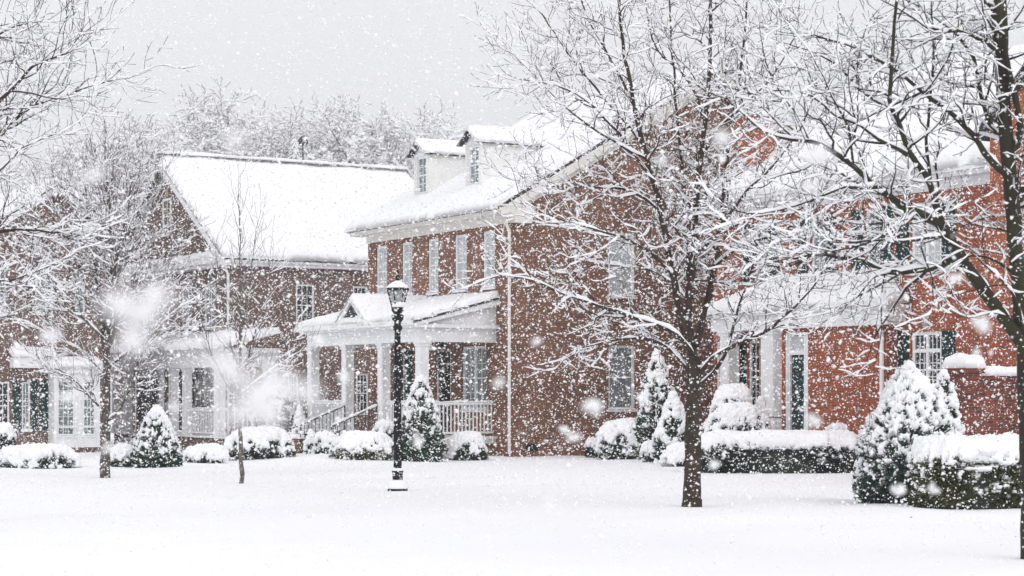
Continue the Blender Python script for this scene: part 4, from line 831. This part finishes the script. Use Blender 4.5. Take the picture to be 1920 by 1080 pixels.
def young_tree():
    Y = 42.0; b = ground_pt(453, 907, Y); b.z -= .12
    T = Tree(12, snow=.014, up=.16, dens=(5.0, 4.2, 2.6), lens=(.85, .36, .18), wand=.10, ang=(22, 42), tipr=.0035)
    T.limb([b, at(453,900,Y), at(451,820,Y), at(449,720,Y), at(450,620,Y), at(451,520,Y), at(450,440,Y), at(447,385,Y)], .058, .010, k0=.30, lscale=.9)
    L = lambda pts, r0, r1=.007, **k: T.limb(P3(Y, *pts), r0, r1, **k)
    L([(450,780),(480,735,.2),(510,690,.4),(540,640,.5),(560,590,.6)], .022, lscale=.7)
    L([(450,770),(425,720,-.2),(400,670,-.3),(380,610,-.4),(370,560,-.4)], .022, lscale=.7)
    L([(450,720),(470,650,-.4),(490,580,-.6),(505,500,-.7)], .022, lscale=.7)
    L([(450,700),(430,630,.4),(415,550,.6),(405,480,.7)], .022, lscale=.7)
    L([(449,660),(460,580,.5),(472,500,.6),(480,430,.7)], .02, lscale=.7)
    L([(450,740),(500,700,-.4),(545,670,-.6)], .018, lscale=.6)
    T.build('young_tree', b, 'slender young tree with thin upright twigs between the left shrubs', bark='twig_grey', twig='twig_grey', snow_mul=1.0)
young_tree()

def edge_tree():
    Y = 29.0; b = ground_pt(-150, 990, Y); b.z -= .12
    T = Tree(15, snow=.0165, up=.08, dens=(4.4, 5.6, 5.0), lens=(1.1, .48, .22), wand=.17, ang=(35, 62))
    T.limb([b, at(-150,900,Y), at(-155,700,Y), at(-150,500,Y), at(-160,300,Y), at(-170,100,Y), at(-165,-60,Y)], .20, .06, kids=False)
    L = lambda pts, r0, r1=.010, **k: T.limb(P3(Y, *pts), r0, r1, **k)
    L([(-155,330),(-90,260,-.2),(-30,215,-.3),(10,180,-.4),(45,140,-.5),(75,118,-.6),(110,105,-.6),(150,85,-.7)], .055, .009, k0=.3)
    L([(-155,400),(-60,300,.2),(10,240,.3),(60,200,.4),(120,180,.4),(175,160,.5),(215,150,.5)], .05, .008, k0=.3)
    L([(-150,560),(-70,470,0),(0,434,0),(50,430,-.1),(100,436,-.2),(150,425,-.3)], .05, .010, k0=.35, lscale=.8)
    L([(-155,250),(-80,140,.5),(-20,80,.6),(30,50,.7),(80,40,.7)], .05, .008, k0=.3)
    L([(-160,150),(-60,40,0),(0,0,0),(40,-30,0)], .04, .008, k0=.3)
    L([(-150,620),(-80,560,-.4),(-20,530,-.5),(40,520,-.6),(90,500,-.7)], .035, .008, k0=.35, lscale=.8)
    L([(-152,450),(-60,350,-.6),(0,320,-.8),(40,280,-.9),(80,260,-1)], .03, .008, k0=.6, lscale=.3)
    L([(-150,700),(-80,640,.3),(-20,600,.4),(30,590,.5)], .03, .008, k0=.35, lscale=.8)
    T.build('deciduous_tree', b, 'tree whose snowy branches reach in from the left edge against the sky', bark='bark', twig='twig_dark')
edge_tree()

def far_trees():
    protos = []
    for sd_, (h, wd) in ((31, (1.0, 1.0)), (37, (1.0, 1.15))):
        T = Tree(sd_, snow=.085, up=.05, dens=(3.0, 2.8, 2.4), lens=(2.3, 1.15, .65), wand=.26, ang=(35, 75), tipr=.016, snowgap=.3)
        o = Vector((0, 0, 0)); rr = random.Random(sd_)
        T.limb([o, Vector((.1, 0, 4)), Vector((-.1, .1, 9)), Vector((.5, 0, 13)), Vector((.9, .3, 15.8))], .32, .05, k0=.35)
        for k in range(11):
            a = k*2.4; z0 = 5+k*.75; ln = 5.0*wd*(1-.045*k); q = Vector((math.cos(a), math.sin(a), 0))
            T.limb([Vector((0, 0, z0)), Vector((0, 0, z0+.9))+q*ln*.3, Vector((0, 0, z0+2.4))+q*ln*.65, Vector((0, 0, z0+3.6))+q*ln], .13, .03, lscale=.8)
        protos.append(T)
    spots = [  # px, crown top py, distance, width
        (452,212,125,1.0,0,'tallest of the hazy bare trees behind the left roof'), (375,248,122,.9,1,'hazy bare tree left of the tallest one behind the left roof'),
        (318,268,118,.75,0,'hazy bare tree just above the peak of the left gable'), (512,262,128,.8,1,'low hazy tree between the tallest tree and the roof finial'),
        (640,240,130,.9,0,'hazy bare tree right of the roof finial'), (700,228,126,.9,1,'broad hazy bare tree behind the right half of the left roof'),
        (752,250,132,.8,0,'hazy bare tree beside the far dormer'), (178,296,112,.95,1,'hazy bare tree between the two left houses'),
        (235,285,116,.9,0,'hazy bare tree left of the steep front gable'), (120,335,114,.7,1,'low hazy tree above the far left gable'), (590,268,134,.8,1,'hazy bare tree right behind the finial on the ridge')]
    first = {}
    for px, py, Y, wsc, pi, lab in spots:
        Y *= 1.6
        X = (px-HX)/F*Y; h = CZ+(HY-py)/F*Y+.3; s = h/16.3; wsc *= 1.35
        if pi not in first:
            H = protos[pi].build('bare_tree', (0, 0, 0), lab, bark='twig_grey', twig='twig_hazed', group='hazy bare trees behind the left houses'); first[pi] = H
        else:
            src = first[pi]; H = src.copy(); col.objects.link(H)
            for ch in src.children:
                c = ch.copy(); col.objects.link(c); c.parent = H
                for g in ch.children: d = g.copy(); col.objects.link(d); d.parent = c
            H['label'] = lab
        H.location = (X, Y, -.3); H.scale = (s*wsc*.9, s*wsc*.9, s); H.rotation_euler = (0, 0, px*.37)
    # evergreen behind the ridge
    T = MB(); X = (552-HX)/F*185; h = CZ+(HY-256)/F*185
    H = empty('pine_tree', (X, 185, -.3)); tag(H, 'dark narrow evergreen in the haze behind the ridge of the left roof', 'tree')
    b = MB(); b.lathe([(.22,0),(.15,h*.5),(.04,h)], seg=8); b.build('trunk', M['bark'], H)
    rr = random.Random(4); A = Tubes(); S = Tubes()
    for k in range(420):
        u = rr.random()**.8; z = h*(.35+.65*u); r_ = (1-u)*3.6+.35; a = rr.random()*6.28; n = 5; ln = r_*rr.uniform(.5, 1)
        P = np.array([(math.cos(a)*ln*t, math.sin(a)*ln*t, z+.15*t-.5*t*t) for t in np.linspace(0, 1, n)]); A.add(P, np.linspace(.10, .03, n), 4); P2 = P.copy(); P2[:, 2] += .08
        S.add(P2, np.linspace(.13, .06, n), 4)
    c = A.build('crown', M['leaf_blue'], H); S.build('snow', M['snow'], c)
far_trees()

# ------------------------------------------------------------------ shrubs
def shrub(name, px, base_py, Y, a, b, h, label, kind='cone', leafm='leaf', cover=.5, rot=0.0, seed=1, leaves=9000, leaf=.032, group=None, lumps=.10, freq=5.5, cat='shrub', power=2.0, tuck=.0, topsnow=.08, dz=0.0, pp=1.25):
    """a, b half width / half depth, h height; a leafy shell with snow lying on it where it can lie"""
    c = ground_pt(px, base_py, Y); c.z += dz; H = empty(name, c, rot); tag(H, label, cat, group); rs = random.Random(seed)
    def prof(v):                                    # v 0..1 from the foot up -> radius factor, height
        if kind == 'cone':
            z = v; r = max(0, 1-z**pp)**.8*(.84+.18*math.sin(min(1, z*4)*math.pi/2))
            return min(1.0, r), z*h
        if kind == 'mound':
            t = v*math.pi/2; return max(0, math.cos(t))**.55, math.sin(t)**.9*h
        if kind == 'hedge':
            if v < .5: return 1-.04*v/.5, h*.8*v/.5
            if v < .7: t = (v-.5)/.2*math.pi/2; return .96-.16*(1-math.cos(t)), h*(.8+.2*math.sin(t))
            return .80*(1-(v-.7)/.3), h*(1+.03*(v-.7)/.3)
    def S(u, v):
        r, z = prof(v); th = u*2*math.pi; cu, su = math.cos(th), math.sin(th); e = 2/power
        x = a*r*math.copysign(abs(cu)**e, cu); y = b*r*math.copysign(abs(su)**e, su)
        return Vector((x, y, z))
    sv = Vector((seed*3.7, seed*1.3, seed*.7))
    def bulge(p):
        q = p*1.6+sv; return 1+.19*noise.noise(q)+.11*noise.noise(p*3.6+sv)
    def surf(u, v):
        p = S(u, v); k = bulge(p); return Vector((p.x*k, p.y*k, p.z*(.97+.05*k)))
    def nrm(u, v):
        e = .012; p = S(u, v); q1 = S(u+e, v); v2 = min(v+e, .999); q2 = S(u, v2)
        if v2 <= v: q2 = p; p = S(u, v-e)
        n = (q1-p).cross(q2-p)
        if n.length < 1e-9: return Vector((0, 0, 1))
        n.normalize(); return n if n.dot(Vector((p.x, p.y, .15))) > 0 else -n
    def snowy(p, n, v):
        c1 = (noise.noise(p*freq+sv)+.6*noise.noise(p*freq*2.1+sv)+.55*noise.noise(p*freq*4.5+sv))*(.65 if kind == 'hedge' else 1); z_ = p.z/h
        return (n.z-.42)*1.3+c1*1.6+(z_-.5)*(1.25 if kind != 'cone' else .8)+(cover-.5)*2.2+(.12 if kind == 'cone' else 0)
    # leaves
    V = []; Q = []; n = 0; done = 0; tries = 0
    per = leaves
    lv = np.zeros((per*4, 3)); 
    for i in range(per):
        u = rs.random(); v = rs.random()**(1.0 if kind == 'cone' else .9); v = min(v, .985)
        p = surf(u, v); k = 1.05-.26*rs.random()**1.3; p = Vector((p.x*k, p.y*k, p.z*(1-.1*rs.random()*(1-k)*4)))
        d = Vector((rs.gauss(0,1), rs.gauss(0,1), rs.gauss(0,1))).normalized(); s_ = leaf*rs.uniform(.6, 1.5); e = d.cross(Vector((rs.gauss(0,1), rs.gauss(0,1), rs.gauss(0,1)))).normalized()*s_*.5; d *= s_
        lv[i*4] = p-d; lv[i*4+1] = p+e; lv[i*4+2] = p+d; lv[i*4+3] = p-e
    fo = np_mesh('foliage', lv, [np.arange(per*4).reshape(-1, 4)], M[leafm], H)
    # dark twiggy core so that the leaves are not see-through
    nu, nv = 40, 18; cv = []
    for j in range(nv+1):
        for i in range(nu):
            p = surf(i/nu, j/nv*.99); cv.append((p.x*.80, p.y*.80, p.z*.93-.02))
    idx = np.arange(len(cv)).reshape(nv+1, nu); q = np.stack([idx[:-1], np.roll(idx[:-1], -1, 1), np.roll(idx[1:], -1, 1), idx[1:]], -1).reshape(-1, 4)
    np_mesh('branches', np.array(cv), [q], M['leaf_dark'], H, smooth=True)
    # snow: one lumpy skin that sinks under the leaves where the shrub is bare
    size = max(a, b); per_ = 2*math.pi*math.sqrt((a*a+b*b)/2); nu = int(min(330, max(60, per_/.024))); nv = int(min(150, max(30, (h+min(a, b))/.022)))
    sv2 = []
    for j in range(nv+1):
        v = j/nv; v = v*.9985
        for i in range(nu):
            u = i/nu; p = surf(u, v); nn = nrm(u, v); s_ = snowy(p, nn, v); t = max(-1, min(1, s_*2.6))
            cell = noise.cell_vector(p*0) if False else None
            lm = .6*(1-min(1, noise.voronoi(p*freq*1.4+sv)[0][0]*1.5))+.5*(1-min(1, noise.voronoi(p*freq*3.2+sv)[0][0]*1.4))
            if t > 0: d = lumps*(.25+.75*t)*(.45+lm)+.015
            else: d = -.05-(.36 if kind == 'hedge' else .18)*(-t)
            up = topsnow*max(0, nn.z)*max(0, t)*(1+.6*noise.noise(p*1.5+sv)); p = p+nn*d; p.z += up
            if p.z < -.02: p.z = -.02
            sv2.append(p)
    idx = np.arange(len(sv2)).reshape(nv+1, nu); q = np.stack([idx[:-1], np.roll(idx[:-1], -1, 1), np.roll(idx[1:], -1, 1), idx[1:]], -1).reshape(-1, 4)
    cap = np.array([idx[-1]])
    np_mesh('snow', np.array([tuple(p) for p in sv2]), [q, cap], M['snow'], H, smooth=True)
    return H
EV = 'evergreen_shrub'
shrub(EV, 1703, 945, 34.6, .93, .85, 2.30, 'largest cone shaped evergreen, heaped with snow, left of the olive hedge', 'cone', 'leaf_blue', .47, 0, 1, 32000, .028, lumps=.075, freq=7.5, pp=1.8)
shrub(EV, 1770, 872, 40.5, .42, .42, 2.28, 'snowy evergreen peeking out behind the largest cone shrub', 'cone', 'leaf', .55, 0, 2, 12000, .032, lumps=.08, freq=6, pp=1.7)
shrub('hedge', 1822, 955, 33.2, 1.02, .7, .93, 'olive green clipped hedge with thick snow top beside the right edge tree', 'hedge', 'leaf_olive', .52, .08, 3, 34000, .026, lumps=.10, freq=6.5, cat='hedge', power=4, topsnow=.16)
shrub('hedge', 1450, 887, 47.6, 1.95, .75, .70, 'long low dark hedge under a thick snow slab behind the middle tree', 'hedge', 'leaf_dark', .44, .03, 4, 32000, .028, lumps=.05, freq=6, cat='hedge', power=5, topsnow=.20)
shrub(EV, 1607, 880, 48.5, .48, .45, .62, 'small snow buried bush at the right end of the dark hedge', 'mound', 'leaf_dark', .75, 0, 5, 4000, .03, topsnow=.14)
shrub(EV, 1380, 858, 51.5, .88, .7, 1.45, 'spreading juniper with snow cushions in front of the red house columns', 'mound', 'leaf_blue', .50, 0, 6, 15000, .036, lumps=.10, freq=5)
shrub(EV, 1373, 852, 52.6, .58, .5, 1.98, 'rounded snow domed shrub rising out of the juniper', 'mound', 'leaf_blue', .62, 0, 7, 9000, .04, lumps=.10, freq=4)
shrub(EV, 1427, 852, 53.2, .30, .28, 1.74, 'narrow snow plastered shrub beside the wide white column', 'cone', 'leaf_blue', .85, 0, 8, 4000, .04)
shrub(EV, 1233, 862, 56.0, .68, .62, 3.0, 'tall cone shaped evergreen between the side window and the middle tree', 'cone', 'leaf', .48, 0, 9, 18000, .038, lumps=.09, freq=5.5, pp=1.4)
shrub(EV, 1262, 865, 53.6, .60, .5, 1.82, 'snow hooded bush just left of the middle tree trunk', 'cone', 'leaf', .62, 0, 10, 9000, .035, lumps=.09, freq=3.4)
shrub(EV, 1172, 863, 56.5, .78, .6, .95, 'low bush with a smooth snow dome under the side window', 'mound', 'leaf_dark', .62, 0, 11, 9000, .035, lumps=.08, freq=4, topsnow=.12)
shrub(EV, 1278, 874, 51.5, .42, .4, .45, 'tiny snow covered bush at the foot of the middle tree', 'mound', 'leaf_dark', .8, 0, 12, 3000, .03)
shrub(EV, 1222, 864, 54.5, .28, .28, .42, 'small rounded bush tucked below the tall cone evergreen', 'mound', 'leaf_olive', .7, 0, 13, 2500, .03)
shrub(EV, 1575, 838, 52.8, .5, .3, .92, 'low frosted bush against the red brick wall', 'mound', 'twig_grey', .6, 0, 14, 4000, .03, freq=8)
shrub(EV, 789, 865, 56.2, .66, .62, 2.32, 'cone shaped evergreen in front of the porch railing, right of the lamp', 'cone', 'leaf', .45, 0, 15, 18000, .034, lumps=.08, freq=6.5, pp=1.6)
shrub(EV, 874, 862, 57.2, .58, .45, .62, 'low bush with a smooth snow cap below the porch railing', 'mound', 'leaf', .62, 0, 16, 7000, .035, lumps=.06, freq=4, topsnow=.12)
shrub(EV, 682, 866, 56.0, .86, .6, .62, 'wide low bush with olive underside left of the lamp post', 'mound', 'leaf_olive', .66, 0, 17, 9000, .03, lumps=.05, freq=5, topsnow=.1)
shrub(EV, 722, 858, 57.5, .38, .4, .85, 'loose evergreen bush directly behind the lamp post', 'mound', 'leaf', .5, 0, 18, 6000, .035, freq=5)
shrub(EV, 610, 860, 58.0, .32, .3, .48, 'small snowy bush at the foot of the porch steps', 'mound', 'leaf_dark', .66, 0, 19, 4000, .035)
shrub(EV, 583, 862, 59.0, .20, .2, .66, 'narrow snowy bush beside the brick step pier', 'cone', 'leaf_dark', .72, 0, 20, 2500, .035)
shrub(EV, 487, 866, 56.8, .92, .7, .72, 'broad snow heaped bush right of the young tree', 'mound', 'leaf_dark', .60, 0, 21, 11000, .035, lumps=.09, freq=4, topsnow=.1)
shrub(EV, 517, 848, 66, .85, .7, 2.1, 'tall frosted shrub in front of the left house side wall', 'mound', 'twig_grey', .48, 0, 22, 16000, .04, lumps=.09, freq=5.5)
shrub(EV, 562, 850, 64, .3, .3, 1.4, 'frosted shrub left of the porch corner column', 'cone', 'leaf_dark', .6, 0, 23, 4000, .05, freq=4)
shrub(EV, 294, 879, 51.0, .66, .6, 1.50, 'cone shaped evergreen with white top in front of the left house porch', 'cone', 'leaf', .47, 0, 24, 14000, .032, lumps=.05, freq=8, pp=1.5)
shrub(EV, 72, 880, 51.5, 1.05, .5, .46, 'long low snow mounded bush at the left edge', 'mound', 'leaf_dark', .74, 0, 25, 8000, .03, lumps=.09, freq=4)
shrub(EV, 232, 878, 51.5, .36, .3, .42, 'small snow mounded bush right of the frosted tree trunk', 'mound', 'leaf_dark', .7, 0, 26, 3000, .03)
shrub(EV, 385, 872, 55.0, .55, .35, .34, 'flat snow covered bush right of the left cone shrub', 'mound', 'leaf_dark', .82, 0, 27, 3500, .03)
shrub(EV, 2, 866, 60, .45, .4, .95, 'dark leafy bush below the leftmost window', 'mound', 'leaf_dark', .42, 0, 28, 8000, .035, freq=6)
shrub(EV, 1108, 866, 59.2, .16, .15, .42, 'tiny bush against the wall vent', 'mound', 'leaf_dark', .4, 0, 29, 1500, .03)

# ------------------------------------------------------------------ falling snow
def falling_snow():
    pts = []; sz = []
    def zone(n, d0, d1, s0, s1, mx=1.0, mz=1.0):
        u = rng.random(n); d = (d0**3+(d1**3-d0**3)*u)**(1/3)
        x = (rng.random(n)-.5)*(d*.53+2*mx+1.0); z = CZ+(rng.random(n))*(d*.30+2*mz)-(d*.098+mz)
        keep = z > .05; pts.append(np.stack([x, d, z], 1)[keep]); sz.append((.5*(s0+s1)*np.exp(rng.normal(-.12, .38, n)).clip(.4, 2.3))[keep])
    zone(90, 3.0, 7, .004, .007); zone(4000, 7, 14, .004, .0085); zone(30000, 14, 26, .0066, .0128); zone(85000, 26, 42, .0084, .015); zone(85000, 42, 74, .011, .019); zone(60000, 58, 86, .013, .022)
    near = [(95,632,2.9,.009), (425,625,3.2,.008), (600,637,4.2,.008), (780,830,4.4,.009), (1112,763,3.1,.010), (1078,815,3.8,.008), (1056,806,4.8,.008), (1790,524,4.3,.009),
            (1832,605,3.4,.010), (1688,918,4.9,.010), (1750,918,4.9,.009), (1340,870,4.8,.010), (265,590,1.15,.010), (1530,290,2.4,.010), (1528,790,3.6,.009), (480,710,1.0,.009), (510,770,1.3,.009), (545,735,1.2,.009), (455,760,1.15,.009), (420,690,1.3,.008), (300,560,1.3,.008), (250,640,1.5,.008), (170,330,1.9,.007), (1350,260,2.3,.007), (930,720,3.0,.006), (1240,300,2.8,.006), (660,470,3.6,.006), (1010,640,4.0,.006), (1480,820,3.8,.006), (330,760,3.6,.006), (130,745,3.2,.008), (205,840,3.6,.007), (645,705,3.4,.007), (1520,350,2.7,.007),
            (560,1300,2,.005), (590,345,3.4,.006), (440,262,1.7,.006), (1830,660,4.6,.007), (880,968,2.6,.006), (1025,945,2.2,.006)]
    X = np.vstack(pts); s = np.concatenate(sz)
    ex = []; es = []
    for px, py, d, q in near:
        for k in range(8):                            # big clotted flakes
            p = at(px, py, d); q2 = q*1.25; ex.append((p.x+random.gauss(0, q2*.5), p.y+random.gauss(0, q2), p.z+random.gauss(0, q2*.4))); es.append(q*random.uniform(.6, 1.05))
    X = np.vstack([X, np.array(ex)]); s = np.concatenate([s, es]); n = len(X)
    base = np.array([(1,0,0),(0,1,0),(-1,0,0),(0,-1,0),(0,0,1),(0,0,-1)], float)
    V = base[None]*rng.uniform(.45, 1.45, (n, 6, 1))+rng.normal(0, .25, (n, 6, 3)); V = X[:, None, :]+V*s[:, None, None]*np.array((1, 1, .9))
    f = np.array([(0,1,4),(1,2,4),(2,3,4),(3,0,4),(1,0,5),(2,1,5),(3,2,5),(0,3,5)]); Fc = (np.arange(n)[:, None, None]*6+f[None]).reshape(-1, 3)
    tag(np_mesh('falling_snow', V.reshape(-1, 3), [Fc], M['flake'], smooth=True), 'snowflakes falling all over the street', 'snow', kind='stuff')
falling_snow()

# ------------------------------------------------------------------ haze
def haze():
    b = MB(); b.box(-175, 175, -12, 275, -1.6, 42); m = bpy.data.materials.new('haze'); m.use_nodes = True; n = m.node_tree.nodes; n.clear()
    o = n.new('ShaderNodeOutputMaterial'); v = n.new('ShaderNodeVolumePrincipled'); v.inputs['Color'].default_value = (.93, .93, .95, 1); v.inputs['Density'].default_value = .0012; v.inputs['Anisotropy'].default_value = .2
    m.node_tree.links.new(v.outputs[0], o.inputs['Volume']); tag(b.build('haze', m), kind='stuff')
haze()
